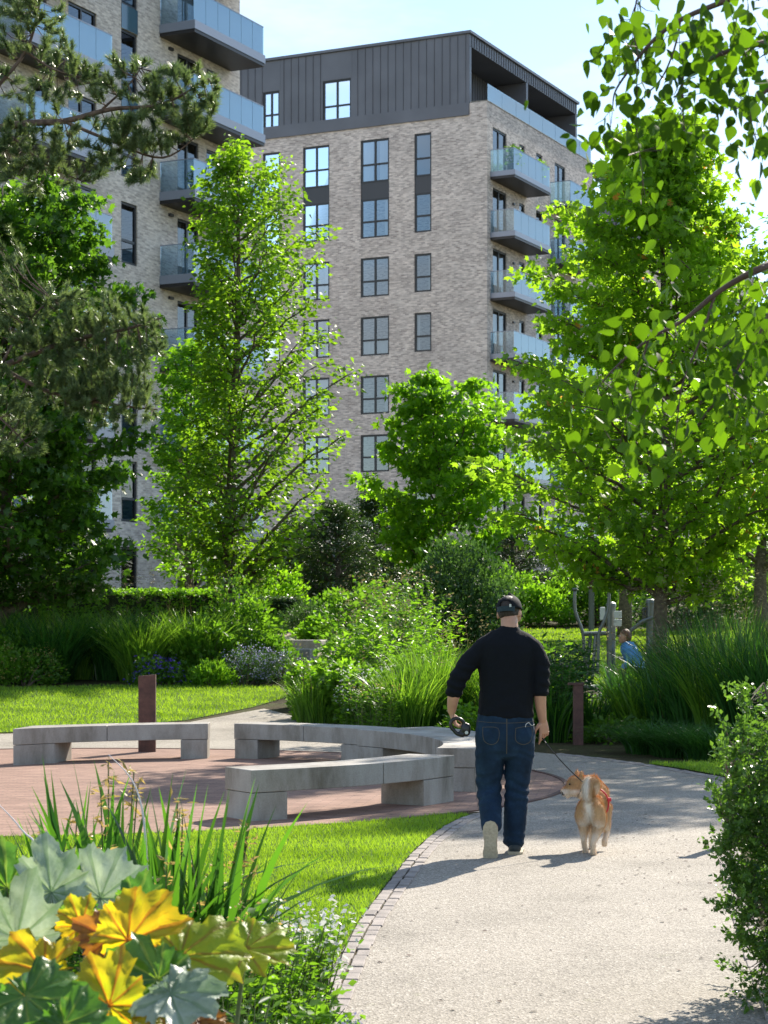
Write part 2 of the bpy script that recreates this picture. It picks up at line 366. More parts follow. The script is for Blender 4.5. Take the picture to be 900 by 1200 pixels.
# setts along the path edges: each laid in one strip object
def setts(name, line, side):
    mb = MB(); pts = [np.array(p) for p in spline([(p[0], p[1]) for p in line], 30)]
    acc = 0; last = pts[0]; k = 0
    for i in range(1, len(pts)):
        d = pts[i]-pts[i-1]; acc += np.linalg.norm(d)
        if acc > .125:
            acc = 0; t = (pts[i]-last); ln = np.linalg.norm(t); t = t/ln; n = np.array([-t[1], t[0]])*side; a = last
            for r in range(2):
                w = .062; o0 = r*(w+.008)-.02+random.uniform(-.004, .004); sh = (.08 if r else 0)+random.uniform(-.006, .006)
                q = [a+t*(.005+sh)+n*o0, a+t*(ln-.005+sh)+n*o0, a+t*(ln-.005+sh)+n*(o0+w), a+t*(.005+sh)+n*(o0+w)]
                mb.prism([tuple(x) for x in (q if side > 0 else q[::-1])], -.03, .012+random.uniform(-.003, .004))
            last = pts[i]
    o = mb.build(name, M['sett'], bevel=.005); prep(o, kind='structure'); return o
setts('path_edging', edgeL, 1)
setts('path_edging', edgeR[2:12], -1)
# lawns
near_lawn = [(-8., 5.)]+[(x-.118, y) for x, y in eL if y < 16.9]+[(CC[0]+(CR+.05)*cos(a), CC[1]+(CR+.05)*sin(a)) for a in np.linspace(radians(-41), radians(-130), 24)]+[(-8., 14.6)]
sheet('lawn', near_lawn, .010, M['lawn'])
def far_y(x): return 38.2+.12*(x+6)
left_lawn = [(-2.2, 33.8), (-3.1, 31.4), (-5.4, 29.2), (-9., 27.8), (-14., 27.2), (-30., 26.8), (-30., 37.), (-14., 37.5), (-8, 38.), (-4, 38.8), (-2.0, 38.3), (-1.7, 36.)]
sheet('lawn', left_lawn, .010, M['lawn'])
back_lawn = [(.6, 47), (1.4, 60.5), (3.5, 61.5), (8, 61), (16, 59), (22, 50), (16, 41), (9, 38.5), (5, 38), (2.5, 38.6), (1.0, 41)]
sheet('lawn', back_lawn, .010, M['lawn'])
corner_lawn = [(3.55, 20.0), (3.6, 20.9), (3.3, 22.1), (3.0, 23.0), (4.5, 23.2), (8, 22), (8, 16), (3.4, 17.6)]
sheet('lawn', [(1.42, 5.), (1.64, 6.5), (1.82, 8.07), (2.1, 10.5), (2.33, 12.25), (2.6, 13.9), (3.2, 17.), (3.38, 17.55), (8, 15.9), (30, 15.9), (30, 5.)], .010, M['lawn'])
sheet('lawn', corner_lawn, .010, M['lawn'])
sheet('gravel_bed', [(-3.6, 47), (-1.2, 46.5), (-.9, 53), (-1.5, 60), (-3.4, 60)], .010, M['gravel'])

# ------------------------------------------------------------------ leaf and blade scattering
def unit(a): return a/np.maximum(np.linalg.norm(a, axis=1, keepdims=True), 1e-9)
T_OV = (np.array([(0, 0, 0), (.30, .42, .06), (0, 1, -.05), (-.30, .42, .06)]), np.array([(0, 1, 2), (0, 2, 3)]))
T_OV6 = (np.array([(0, 0, 0), (.26, .25, .05), (.30, .5, .06), (0, 1, -.12), (-.30, .5, .06), (-.26, .25, .05), (0, .5, -.01)]), np.array([(0, 1, 6), (1, 2, 6), (2, 3, 6), (3, 4, 6), (4, 5, 6), (5, 0, 6)]))
T_LONG = (np.array([(0, 0, 0), (.13, .45, .04), (0, 1, -.12), (-.13, .45, .04)]), np.array([(0, 1, 2), (0, 2, 3)]))
T_NEED = (np.array([(-.02, 0, 0), (.02, 0, 0), (0, 1, 0)]), np.array([(0, 1, 2)]))
def star():
    pts = [(0, .05)]; lob = [(-100, .50), (-48, .80), (0, 1.0), (48, .80), (100, .50)]
    ring = []
    for i, (a, r) in enumerate(lob):
        ring.append((r*sin(radians(a)), .3+r*.7*cos(radians(a))))
        if i < 4: am = (a+lob[i+1][0])/2; ring.append((.36*sin(radians(am)), .3+.36*cos(radians(am))))
    V_ = [(0, 0, 0)]+[(x, y, .10*abs(x)-.10*y*y) for x, y in ring]
    return np.array(V_), np.array([(0, i, i+1) for i in range(1, len(ring))])
T_STAR = star()
def leaves(pos, d, n, size, T, tint):
    d = unit(d); x = unit(np.cross(d, n)); n = np.cross(x, d); tv, tf = T
    s = np.asarray(size)[:, None, None]
    V_ = pos[:, None, :]+s*(tv[None, :, 0:1]*x[:, None, :]+tv[None, :, 1:2]*d[:, None, :]+tv[None, :, 2:3]*n[:, None, :])
    k = len(tv); Fc = (np.arange(len(pos))*k)[:, None, None]+tf[None]
    return V_.reshape(-1, 3), Fc.reshape(-1, tf.shape[1]), np.repeat(tint, len(tf))
class LB:      # collects leaf arrays
    def __init__(s): s.V = []; s.F = []; s.T = []; s.n = 0
    def add(s, V_, F_, T_): s.V.append(V_); s.F.append(F_+s.n); s.T.append(T_); s.n += len(V_)
    def build(s, name, mat, parent=None, loc=None, smooth=False):
        ks = {}
        for f, t in zip(s.F, s.T): ks.setdefault(f.shape[1], [[], []]); ks[f.shape[1]][0].append(f); ks[f.shape[1]][1].append(t)
        Fs = [np.concatenate(a) for a, b in ks.values()]; T_ = np.concatenate([np.concatenate(b) for a, b in ks.values()])
        return mesh_np(name, np.concatenate(s.V), Fs, mat, parent, tint=T_, loc=loc, smooth=smooth)
def rnd_leaves(lb, centers, per, jit, size, T, up=.8, droop=.3, tint_c=None, out=None, outw=.5, sv=.3, tv=.35, flat=.6):
    """clusters of leaves round the centers"""
    N = len(centers)*per; c = np.repeat(centers, per, axis=0)
    j = rng.normal(size=(N, 3))*jit; j[:, 2] *= flat; pos = c+j
    d = rng.normal(size=(N, 3)); d[:, 2] = d[:, 2]*.35-droop
    if out is not None: d = d*.7+np.repeat(out, per, axis=0)*outw*1.5
    n = rng.normal(size=(N, 3))*(1-up)*1.3; n[:, 2] += up
    tc_ = np.repeat(rng.random(len(centers)) if tint_c is None else tint_c, per)
    t = np.clip(tc_*(1-tv)+rng.random(N)*tv, 0, .93)
    lb.add(*leaves(pos, d, n, size*(1+sv*rng.normal(size=N).clip(-1.5, 1.8)), T, t))
    return pos
def blades(lb, base, h, w, lean, bend, seg=5, tint=None, twist=None):
    """grass blades: base (N,3), h (N), w (N), lean (N,2) unit, bend (N) how far the tip goes sideways relative to h"""
    N = len(base); t = np.linspace(0, 1, seg+1)
    hh = h[:, None]; b = bend[:, None]
    zz = hh*(t[None]*(1-.28*b*t[None]**2*1.0)) ; zz = hh*(t[None]-np.clip(b, 0, 1.5)*.42*t[None]**3)
    ss = hh*(b*t[None]**2+.06*t[None])
    side = np.stack([-lean[:, 1], lean[:, 0]], 1)
    if twist is not None: ca, sa = np.cos(twist), np.sin(twist); side = side*ca[:, None]+lean*sa[:, None]
    ww = w[:, None]*(1-t[None]**1.8)*(.55+.9*np.minimum(t[None]*3, 1)*.5)/1.0
    ctr = np.stack([base[:, 0:1]+lean[:, 0:1]*ss, base[:, 1:2]+lean[:, 1:2]*ss, base[:, 2:3]+zz], -1)
    off = np.stack([side[:, 0:1]*ww/2, side[:, 1:2]*ww/2, 0*ww], -1)
    V_ = np.stack([ctr-off, ctr+off], 2).reshape(-1, 3)
    k = 2*(seg+1); q = np.array([(2*i, 2*i+1, 2*i+3, 2*i+2) for i in range(seg)])
    F_ = ((np.arange(N)*k)[:, None, None]+q[None]).reshape(-1, 4)
    if tint is None: tint = rng.random(N)*.9
    lb.add(V_, F_, np.repeat(tint, seg)); return ctr[:, -1]
def tuft(name, label, x, y, r, h, n, w, bendr=(.2, .8), mat='grassb', plumes=0, group=None, cat='grass clump', z=None, segs=5, plume='strawdry', pl_len=.16, trange=(0, .93)):
    lb = LB(); a = rng.random(n)*2*pi; rr = r*np.sqrt(rng.random(n))*.55
    base = np.stack([rr*np.cos(a), rr*np.sin(a), np.zeros(n)], 1); a2 = a+rng.normal(size=n)*.7
    lean = np.stack([np.cos(a2), np.sin(a2)], 1)
    hh = h*(.55+.5*rng.random(n)); bend = rng.uniform(bendr[0], bendr[1], n)*(rr/(r*.55)*.6+.5)
    blades(lb, base, hh, w*(.6+.8*rng.random(n)), lean, bend, segs, trange[0]+rng.random(n)*(trange[1]-trange[0]), rng.normal(size=n)*.9)
    root = empty(name, (x, y, gz(y) if z is None else z), 0, label, cat, group)
    lb.build('leaf_blades', M[mat], root)
    if plumes:
        lb = LB(); k = plumes; a = rng.random(k)*2*pi; rr = r*np.sqrt(rng.random(k))*.5; base = np.stack([rr*np.cos(a), rr*np.sin(a), np.zeros(k)], 1)
        lean = np.stack([np.cos(a), np.sin(a)], 1); hh = h*(1.05+.3*rng.random(k))
        tips = blades(lb, base, hh, np.full(k, .006), lean, .1+.25*rng.random(k), 5, rng.random(k)*.4)
        rnd_leaves(lb, tips, 14, pl_len*.3, pl_len*.28, T_LONG, up=.2, droop=-.4, flat=1.6)
        lb.build('seed_heads', M[plume], root)
    return root

# ------------------------------------------------------------------ trees
def interp_env(env, z, side):
    zs = [e[0] for e in env]; l = np.interp(z, zs, [e[1] for e in env]); r = np.interp(z, zs, [e[2] for e in env])
    return l*(1-side)/2+r*(1+side)/2
JIT = {'maple_tree': (.62, 1.12), 'broadleaf_tree': (.66, 1.12)}
def tree(name, label, cat, x, y, ztop, r0, env, nprim, rise, per, jit, lsize, T, mat, bark='bark', nsec=6, crown_z0=None, up=.75, droop=.35, lean=(0, 0), group=None, accent=0, flat=.6, seclen=.42, inner=0, z0=None, yscale=1.0, multi=None, low_dark=0):
    gz0 = gz(y) if z0 is None else z0; root = empty(name, (x, y, gz0), 0, label, cat, group); Ht = ztop-gz0
    mb = MB(); pts = []; K = 10
    for i in range(K+1):
        t = i/K; pts.append(Vector((lean[0]*t*Ht+.05*sin(t*7+x), lean[1]*t*Ht+.05*cos(t*5+y), t*Ht*.97)))
    rad = [r0*(1.25-.25*min(1, i*3/K))*(1-i/K)**.8+.012 for i in range(K+1)]
    mb.tube(pts, rad, 10)
    def trunk_at(z):
        t = min(max(z/(Ht*.97), 0), 1)*K; i = min(int(t), K-1); return pts[i].lerp(pts[i+1], t-i), rad[i]
    env = [(e[0]-gz0, e[1], e[2]) for e in env]; zlo = env[0][0]; zhi = env[-1][0]
    cl = []; outs = []; tips = []
    for i in range(nprim):
        f = (i+.5)/nprim; zt = zlo+(zhi-zlo)*(f**.9)
        az = i*2.39996+random.uniform(-.35, .35); R = interp_env(env, zt, cos(az))*random.uniform(*JIT.get(name, (.78, 1.06)))
        ca, sa = cos(az), sin(az)*yscale
        zb = max(zt-rise*R*random.uniform(.7, 1.2)-.15, (crown_z0 if crown_z0 else zlo*.85)); zb = min(zb, Ht*.93)
        p0, rt = trunk_at(zb)
        p3 = Vector((pts[-1].x*f+ca*R, pts[-1].y*f+sa*R, zt)); p1 = p0+Vector((ca*R*.35, sa*R*.35, (zt-zb)*.25)); p2 = p0+Vector((ca*R*.7, sa*R*.7, (zt-zb)*.8))
        br = []
        for k in range(9):
            t = k/8; br.append(p0*(1-t)**3+p1*3*t*(1-t)**2+p2*3*t*t*(1-t)+p3*t**3)
        for k in range(1, 9): br[k] = br[k]+Vector([random.gauss(0, .035) for _ in range(3)])
        rb = max(rt*.42, .015); mb.tube(br, [rb*(1-k/8)**.9+.005 for k in range(9)], 5, cap=False)
        cl.append(br[-1]); outs.append((ca, sa, .1))
        for s_ in range(nsec):
            t = .22+.76*(s_+random.random()*.7)/nsec; kk = t*8; k0 = min(int(kk), 7); q0 = br[k0].lerp(br[k0+1], kk-k0)
            sd = (-1)**s_; aa = az+sd*random.uniform(.5, 1.2); ln = R*seclen*(1.15-t*.55)*random.uniform(.6, 1.15)
            q2 = q0+Vector((cos(aa)*ln, sin(aa)*ln*yscale, ln*random.uniform(.0, .45))); qm = q0.lerp(q2, .5)+Vector((0, 0, ln*.06))
            mb.tube([q0, qm, q2], [rb*.35+.003, rb*.22+.003, .004], 4, cap=False)
            m = 4
            for u in range(m):
                w = .25+.75*(u+random.random()*.5)/m; c = q0.lerp(q2, w)+Vector((0, 0, sin(w*3)*ln*.05)); cl.append(c); outs.append((cos(aa), sin(aa)*yscale, .1))
    mb.build('trunk', M[bark], root, smooth=True)
    cl = np.array([tuple(c) for c in cl]); outs = np.array(outs)
    lb = LB(); tn = np.array([mnoise.noise(Vector(c)*.9+Vector((x, y, 0)))*.9+.5 for c in cl]).clip(0, 1)*.7+rng.random(len(cl))*.3
    N = len(cl)*per
    rnd_leaves(lb, cl, per, jit, lsize, T, up=up, droop=droop, tint_c=tn, out=outs, outw=.5, flat=flat)
    if accent:
        idx = rng.choice(len(cl), accent); 
        c2 = cl[idx]+outs[idx]*.15; k = lb.n; rnd_leaves(lb, c2, 5, jit*.35, lsize*.75, T, up=.3, droop=0, out=outs[idx]); lb.T[-1][:] = .99
    lb.build('crown', M[mat], root)
    return root

# ------------------------------------------------------------------ buildings
AX = radians(64.1); Av = Vector((cos(AX), sin(AX))); Bv = Vector((-sin(AX), cos(AX)))
class Bld:
    def __init__(s, name, C, label):
        s.C = Vector(C); s.root = empty(name, (C[0], C[1], 0), AX, label, 'building'); s.open = {'L': [], 'R': []}
    def solve(s, px, D):      # distance along direction D from the corner where column px meets the wall
        r = (px-450)/F; return (r*s.C.y-s.C.x)/(D.x-r*D.y)
    def uz(s, face, px, py):
        D = Bv if face == 'L' else Av
        u = s.solve(px, D); Y = s.C.y+D.y*u; return u, H+(YH-py)/F*Y
    def pt(s, face, u, z, d): return (d, u, z) if face == 'L' else (u, d, z)
    def facade(s, mb, face, u0, u1, z0, z1, ops, dep=.16):
        us = sorted({u0, u1}|{v for o in ops for v in o[:2] if u0 < v < u1}); zs = sorted({z0, z1}|{v for o in ops for v in o[2:4] if z0 < v < z1})
        for i in range(len(us)-1):
            for j in range(len(zs)-1):
                cu = (us[i]+us[i+1])/2; cz = (zs[j]+zs[j+1])/2
                if any(o[0] < cu < o[1] and o[2] < cz < o[3] for o in ops): continue
                mb.quad(s.pt(face, us[i], zs[j], 0), s.pt(face, us[i+1], zs[j], 0), s.pt(face, us[i+1], zs[j+1], 0), s.pt(face, us[i], zs[j+1], 0))
        for a, b, c, d in [o[:4] for o in ops]:
            for p, q in (((a, c), (b, c)), ((b, c), (b, d)), ((b, d), (a, d)), ((a, d), (a, c))):
                mb.quad(s.pt(face, p[0], p[1], 0), s.pt(face, q[0], q[1], 0), s.pt(face, q[0], q[1], dep+.02), s.pt(face, p[0], p[1], dep+.02))
    def bx(s, mb, face, u0, u1, z0, z1, d0, d1):
        a = s.pt(face, u0, z0, d0); b = s.pt(face, u1, z1, d1); mb.box(a[0], b[0], a[1], b[1], a[2], b[2])
    def window(s, face, a, b, c, d, cols=2, tr=None, cur=None, name='window', fw=.09):
        """frame with cols casements and a transom at height fraction tr, a pane, curtains behind"""
        mb = MB(); X = lambda *q: s.bx(mb, face, *q)
        X(a, a+fw, c, d, .05, .15); X(b-fw, b, c, d, .05, .15); X(a+fw, b-fw, c, c+fw, .05, .15); X(a+fw, b-fw, d-fw, d, .05, .15)
        for k in range(1, cols): m = a+(b-a)*k/cols; X(m-fw*.55, m+fw*.55, c+fw, d-fw, .055, .145)
        if tr:
            zt = c+(d-c)*tr; e = [a+(b-a)*k/cols for k in range(cols+1)]
            for k in range(cols): X(e[k]+(fw if k == 0 else fw*.56), e[k+1]-(fw if k == cols-1 else fw*.56), zt-fw*.5, zt+fw*.5, .06, .14)
        w = mb.build(name, M['frame'], s.root)
        mb = MB(); mb.quad(s.pt(face, a+.02, c+.02, .10), s.pt(face, b-.02, c+.02, .10), s.pt(face, b-.02, d-.02, .10), s.pt(face, a+.02, d-.02, .10)); mb.build('pane', M['pane'], w)
        if cur is None: cur = random.choice(['L', 'R', 'LR', 'R', 'low', '', '', 'L'])
        def drape(u0, u1, z0, z1):
            n = max(5, int((u1-u0)/.10)); mb = MB()
            for i in range(n):
                p = u0+(u1-u0)*i/n; q = u0+(u1-u0)*(i+1)/n; d0 = .26+.035*sin(i*1.9); d1 = .26+.035*sin((i+1)*1.9)
                mb.quad(s.pt(face, p, z0, d0), s.pt(face, q, z0, d1), s.pt(face, q, z1, d1), s.pt(face, p, z1, d0))
            mb.build('curtain', M['curtain'], w)
        wd = b-a
        if 'L' in cur: drape(a, a+wd*random.uniform(.2, .42), c, d)
        if 'R' in cur: drape(b-wd*random.uniform(.2, .42), b, c, d)
        if cur == 'low': drape(a, b, c, c+(d-c)*.45)
        if cur == 'full': drape(a, b, c, d)
        return w
    def balcony(s, u0, u1, z, p, slab=.34, glass_h=1.1, n=5):
        """slab top at z, projecting p metres from the R face"""
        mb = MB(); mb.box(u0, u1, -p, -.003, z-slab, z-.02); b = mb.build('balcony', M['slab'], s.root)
        mb = MB(); mb.box(u0-.02, u1+.02, -p-.025, -p-.002, z-slab+.12, z+.03); mb.box(u0-.025, u0-.003, -p-.002, -.01, z-slab+.12, z+.03); mb.box(u1+.003, u1+.025, -p-.002, -.01, z-slab+.12, z+.03)
        mb.build('fascia', M['fascia'], b)
        for i in range(n):
            a = u0+(u1-u0)*i/n+.012; q = u0+(u1-u0)*(i+1)/n-.012
            mb = MB(); mb.box(a, q, -p+.045, -p+.062, z+.0, z+glass_h); mb.build('glass_panel', M['balglass'], b)
        for u in (u0+.03, u1-.03): mb = MB(); mb.box(u-.009, u+.009, -p+.07, -.03, z, z+glass_h); mb.build('glass_panel', M['sideglass'], b)
        mb = MB(); mb.box(u0, u1, -p+.035, -p+.072, z+glass_h+.002, z+glass_h+.035)
        for u in (u0+.03, u1-.03): mb.box(u-.018, u+.018, -p+.073, -.01, z+glass_h+.002, z+glass_h+.035)
        mb.build('handrail', M['fascia'], b)
        return b

def seams(mb, s, face, u0, u1, z0, z1, d, skip=(), step=.43):
    u = u0+step*.5
    while u < u1:
        if not any(a-.05 < u < b+.05 for a, b in skip): s.bx(mb, face, u-.018, u+.018, z0, z1, d-.045, d-.001)
        u += step

# --- the brown block facing the camera (faces L: left of the corner, R: right of the corner)
def block(name, C, label, top, roof, depth_r, depth_l, winsL, detail=True, z0=1.0):
    s = Bld(name, C, label); mb = MB(); opsL = winsL(s); opsR = []
    base = gz(C[1])-1.5
    zs = [base_z for base_z in STOREY]
    for z in zs:     # balcony doors and small windows on the receding face
        if z+2.3 > top: continue
        opsR += [(.75, 2.55, z+.05, z+2.35, 'door'), (4.25, 5.0, z+.9, z+2.25, 'win'), (6.6, 7.5, z+.5, z+2.3, 'win'), (9.3, 10.9, z+.05, z+2.35, 'door')]
    s.facade(mb, 'L', 0, depth_l, base, top, opsL); s.facade(mb, 'R', 0, depth_r, base, top, opsR)
    mb.quad((depth_r, 0, base), (depth_r, depth_l, base), (depth_r, depth_l, top), (depth_r, 0, top)); mb.quad((0, depth_l, base), (depth_r, depth_l, base), (depth_r, depth_l, top), (0, depth_l, top))
    mb.build('wall', M['brick'], s.root)
    mb = MB(); mb.box(0.02, depth_r-.02, .02, depth_l-.02, top-.3, top-.02); mb.build('roof_deck', M['roof'], s.root)
    for o in opsL:
        if len(o) > 4 and o[4] == 'skip': continue
        cols = 1 if o[1]-o[0] < 1.1 else 2
        if o[3]-o[2] > 3.5:   # double storey unit with a dark spandrel between
            m0 = o[2]+(o[3]-o[2])*.40; m1 = o[2]+(o[3]-o[2])*.565
            w = s.window('L', o[0], o[1], o[2], m0, cols, .42); s.window('L', o[0], o[1], m1, o[3], cols, .42)
            mb = MB(); s.bx(mb, 'L', o[0], o[1], m0+.002, m1-.002, .07, .12); mb.build('spandrel', M['spandrel'], s.root)
        else: s.window('L', o[0], o[1], o[2], o[3], cols, .40)
    for o in opsR: s.window('R', o[0], o[1], o[2], o[3], 2 if o[1]-o[0] > 1.2 else 1, None if o[4] == 'door' else .4, cur=random.choice(['L', 'full', 'LR', '']))
    for z in zs:
        if z+2.3 > top: continue
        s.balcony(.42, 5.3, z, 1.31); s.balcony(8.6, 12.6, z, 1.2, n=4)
        mb = MB(); mb.box(3.3, 3.5, -.09, -.003, z+1.95, z+2.05); mb.build('wall_lamp', M['frame'], s.root)
    # penthouse: zinc volume flush on the left face, loggias towards the right face
    pm = MB(); pz0 = top-.55; y1 = depth_l
    pw = s.pent if hasattr(s, 'pent') else []
    px0 = 1.0      # set back from the right face by this much (local y)
    d0 = .12
    s.facade(pm, 'L', px0, y1, top-.02, roof, [(a, b, c, d) for a, b, c, d in s.pw], .1)
    # move the zinc skin inward by d0: use a sub transform
    pv = [(v[0]+d0, v[1], v[2]) for v in pm.v]; pm.v = pv
    # loggia side: back wall at y = px0+1.7, fins and roof fascia at y = px0
    pm.quad((d0, px0+1.9, top-.02), (depth_r, px0+1.9, top-.02), (depth_r, px0+1.9, roof-.02), (d0, px0+1.9, roof-.02))
    for x in (d0+.01, depth_r*.5, depth_r-.25): pm.box(x, x+.24, px0, px0+1.88, top-.02, roof-.62)
    pm.box(d0+.01, depth_r, px0, px0+1.85, roof-.60, roof-.01)
    pm.quad((depth_r, px0, top), (depth_r, y1, top), (depth_r, y1, roof), (depth_r, px0, roof))
    pm.box(d0-.12, depth_r+.1, px0-.12, y1+.05, roof+.002, roof+.14)
    pm.build('penthouse', M['metal'], s.root)
    sm = MB(); seams(sm, s, 'L', px0, y1, top+.02, roof-.01, d0, [(a, b) for a, b, c, d in s.pw])
    u = d0+.3
    while u < depth_r: sm.box(u-.015, u+.015, px0-.035, px0-.002, roof-.58, roof-.02); sm.box(u-.015, u+.015, px0+1.86, px0+1.898, top, roof-.62); u += .32
    for a, b, c, d in s.pw: sm.box(d0-.01, d0+.02, a-.06, b+.06, d+.02, roof-.05)
    sm.build('standing_seam', M['metal'], s.root)
    for a, b, c, d in s.pw: s.window('L', a, b, c, d, 2, .4, cur='full').location.x = d0
    mb = MB(); mb.box(-.02, .118, px0+.02, y1, top-.60, top-.03) if False else mb.box(-.09, -.003, .95, y1, top-.60, top+.02)
    mb.build('cladding_band', M['metal'], s.root)
    for i in range(8):
        a = .35+(depth_r-.5)*i/8; mb = MB(); mb.box(a, a+(depth_r-.5)/8-.03, .10, .12, top-.02, top+.95); mb.build('terrace_glass', M['balglass'], s.root)
    mb = MB(); mb.box(.0, depth_r, -.03, .30, top+.002, top+.05); mb.box(.0, .30, .305, .90, top+.022, top+.06); mb.build('coping', M['granite'], s.root)
    return s
STOREY = [17.70-9.06, 17.70-6.04, 17.70-3.02, 17.70-.0, 17.70+3.02, 17.70+6.04]
STOREY = [z+.30-3.02 for z in STOREY]+[17.70+6.04+.30]
def brown_wins(s):
    W_ = []
    def add(px0, px1, rows):
        for t, b in rows:
            u1, z1 = s.uz('L', px0, t); u0, _ = s.uz('L', px1, t); _, z0 = s.uz('L', (px0+px1)/2, b); W_.append((u0, u1, z0, z1))
    add(355, 386, [(173, 283), (309, 352), (376, 420), (444, 488), (512, 556)])
    add(422.5, 456, [(165, 278.5), (303, 347.5), (372, 416.5), (441, 485), (510, 553), (580, 622)])
    add(485.5, 505.5, [(157, 272), (298, 342), (367, 412), (437, 480), (507, 550), (576, 618)])
    add(308, 328, [(180, 290), (316, 358), (382, 424)])
    s.pw = []
    for px0, px1, t, b in ((377, 410, 95, 143), (307, 326, 108, 152)):
        u1, z1 = s.uz('L', px0, t); u0, _ = s.uz('L', px1, t); _, z0 = s.uz('L', (px0+px1)/2, b); s.pw.append((u0, u1, z0, z1))
    return W_
brown = block('apartment_block', (5.1, 100.0), 'grey brown brick apartment block with dark zinc penthouse, facing the path behind the trees', 27.5, 31.0, 15.4, 19.0, brown_wins)
def twin_wins(s):
    W_ = []
    for px0, px1 in ((619, 629), (641, 650), (667, 684), (692, 701), (722, 731), (757, 768)):
        u1, z1 = s.uz('L', px0, 647); u0, _ = s.uz('L', px1, 647); _, z0 = s.uz('L', px0, 672); W_.append((u0, u1, z0, z1+.6))
    n = len(W_)
    for k in range(1, 7):
        for a, b, c, d in W_[:n:2]: W_.append((a, a+1.5, c+.6+3.02*k, c+.6+3.02*k+1.9))
    s.pw = [(4.0, 5.6, 26.9, 28.9), (9.0, 10.4, 26.9, 28.9)]
    return W_
twin = block('apartment_block', (20.16, 130.0), 'farthest brick apartment block, its dark roof edge showing behind the right maple', 25.9, 29.6, 13.5, 22.0, twin_wins)

# --- the tall block on the left, long balcony facade towards the right
def left_block():
    s = Bld('apartment_block', (-5.57, 78.0), 'tall pale brick apartment block with glass balconies, cropped by the left edge'); top = 29.0; Lx = 36.; base = .6
    ops = []; lv = [1.1+3.02*k for k in range(-0, 9)]       # slab levels; z = 20.1 and 23.1 carry the seen balconies
    lv = [20.15-3.02*k for k in range(6, -3, -1)]
    def tz(px): return -(-s.solve(px, Av))
    for z in lv:
        if z+2.5 > top: continue
        a0, a1 = tz(208), tz(233); ops.append((a0, a1, z+.05, z+2.35, 'door'))
        a0, a1 = tz(242), tz(254); ops.append((a0, a1, z+1.0, z+2.3, 'win'))
        a0, a1 = tz(80), tz(113); ops.append((a0, a1, z+.05, z+2.35, 'door'))
        a0, a1 = tz(38), tz(55); ops.append((a0, a1, z+.9, z+2.3, 'win'))
        ops.append((-20., -18.2, z+.05, z+2.35, 'door')); ops.append((-24., -22.8, z+.9, z+2.3, 'win'))
    a0, a1 = tz(142), tz(161)
    _, zr = s.uz('R', 152, 310); z = zr
    while z > 3: z -= 3.02*1
    while z < top-2.2: ops.append((a0, a1, z, z+2.15, 'tall')); z += 3.02
    mb = MB(); s.facade(mb, 'R', -Lx, 0, base, top, ops)
    mb.quad((0, 0, base), (0, 12, base), (0, 12, top), (0, 0, top)); mb.quad((-Lx, 0, base), (-Lx, 12, base), (-Lx, 12, top), (-Lx, 0, top)); mb.quad((-Lx, 12, base), (0, 12, base), (0, 12, top), (-Lx, 12, top))
    mb.build('wall', M['brick2'], s.root)
    mb = MB(); mb.box(-Lx+.02, -.02, .02, 11.98, top-.3, top-.02); mb.build('roof_deck', M['roof'], s.root)
    mb = MB(); mb.box(-Lx-.1, .1, -.1, .4, top+.002, top+.15); mb.build('coping', M['metal'], s.root)
    for o in ops:
        s.window('R', o[0], o[1], o[2], o[3], 2 if o[4] == 'door' else 1, .38 if o[4] != 'door' else None, cur='L' if o[4] == 'tall' else random.choice(['full', 'LR', 'L', '']))
        if o[4] == 'tall' and 17 < o[2] < 26:
            mb = MB(); s.bx(mb, 'R', o[0], o[1], o[3]+.01, min(o[3]+.86, top-.1), -.02, -.004); mb.build('spandrel', M['blue'], s.root)
    for z in lv:
        if z > 26.5 or z < 5: continue
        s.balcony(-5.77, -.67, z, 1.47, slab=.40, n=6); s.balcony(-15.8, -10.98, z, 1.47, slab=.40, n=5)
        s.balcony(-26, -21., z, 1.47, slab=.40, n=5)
        mb = MB(); mb.box(-5.2, -4.95, -.1, -.003, z+2.3, z+2.4); mb.build('wall_lamp', M['frame'], s.root)
    return s, lv
lblk, LV = left_block()
def onL(s, x, y, z, name, label, cat, rz=0):     # a thing standing on a balcony, given in the block's own axes
    p = s.C+Av*x+Bv*y
    return empty(name, (p.x, p.y, z), AX+rz, label, cat)
zt = LV[-2] if LV[-1] > 25 else LV[-1]
zb = 20.15+3.02
t = onL(lblk, -4.9, -1.0, zb, 'balcony_table', 'black metal table standing on the top left glass balcony', 'table')
mb = MB(); mb.box(-.55, .55, -.3, .3, .93, .96); mb.build('table_top', M['frame'], t)
for i, (x, y) in enumerate(((-.5, -.27), (.5, -.27), (-.5, .27), (.5, .27))): mb = MB(); mb.box(x-.015, x+.015, y-.015, y+.015, 0, .93); mb.build('leg', M['frame'], t)
t = onL(lblk, -1.2, -1.0, zb, 'folding_chair', 'folded white chair leaning against balcony glass, top left', 'chair', .5)
mb = MB(); R = [(-.25, 0, .25), (.25, 0, .25), (.32, -.25, .95), (-.18, -.25, .95)]; mb.quad(*R); o = mb.build('backrest', M['fascia'], t); m_ = o.modifiers.new('s', 'SOLIDIFY'); m_.thickness = .03
mb = MB(); mb.quad((-.25, 0, .4), (.25, 0, .4), (.25, .4, .46), (-.25, .4, .46)); o = mb.build('seat', M['fascia'], t); m_ = o.modifiers.new('s', 'SOLIDIFY'); m_.thickness = .03
for x in (-.24, .24):
    mb = MB(); mb.tube([(x, .35, 0), (x, -.05, .75)], .014); mb.build('leg', M['fascia'], t); mb = MB(); mb.tube([(x, -.1, 0), (x, .35, .45)], .014); mb.build('leg', M['fascia'], t)
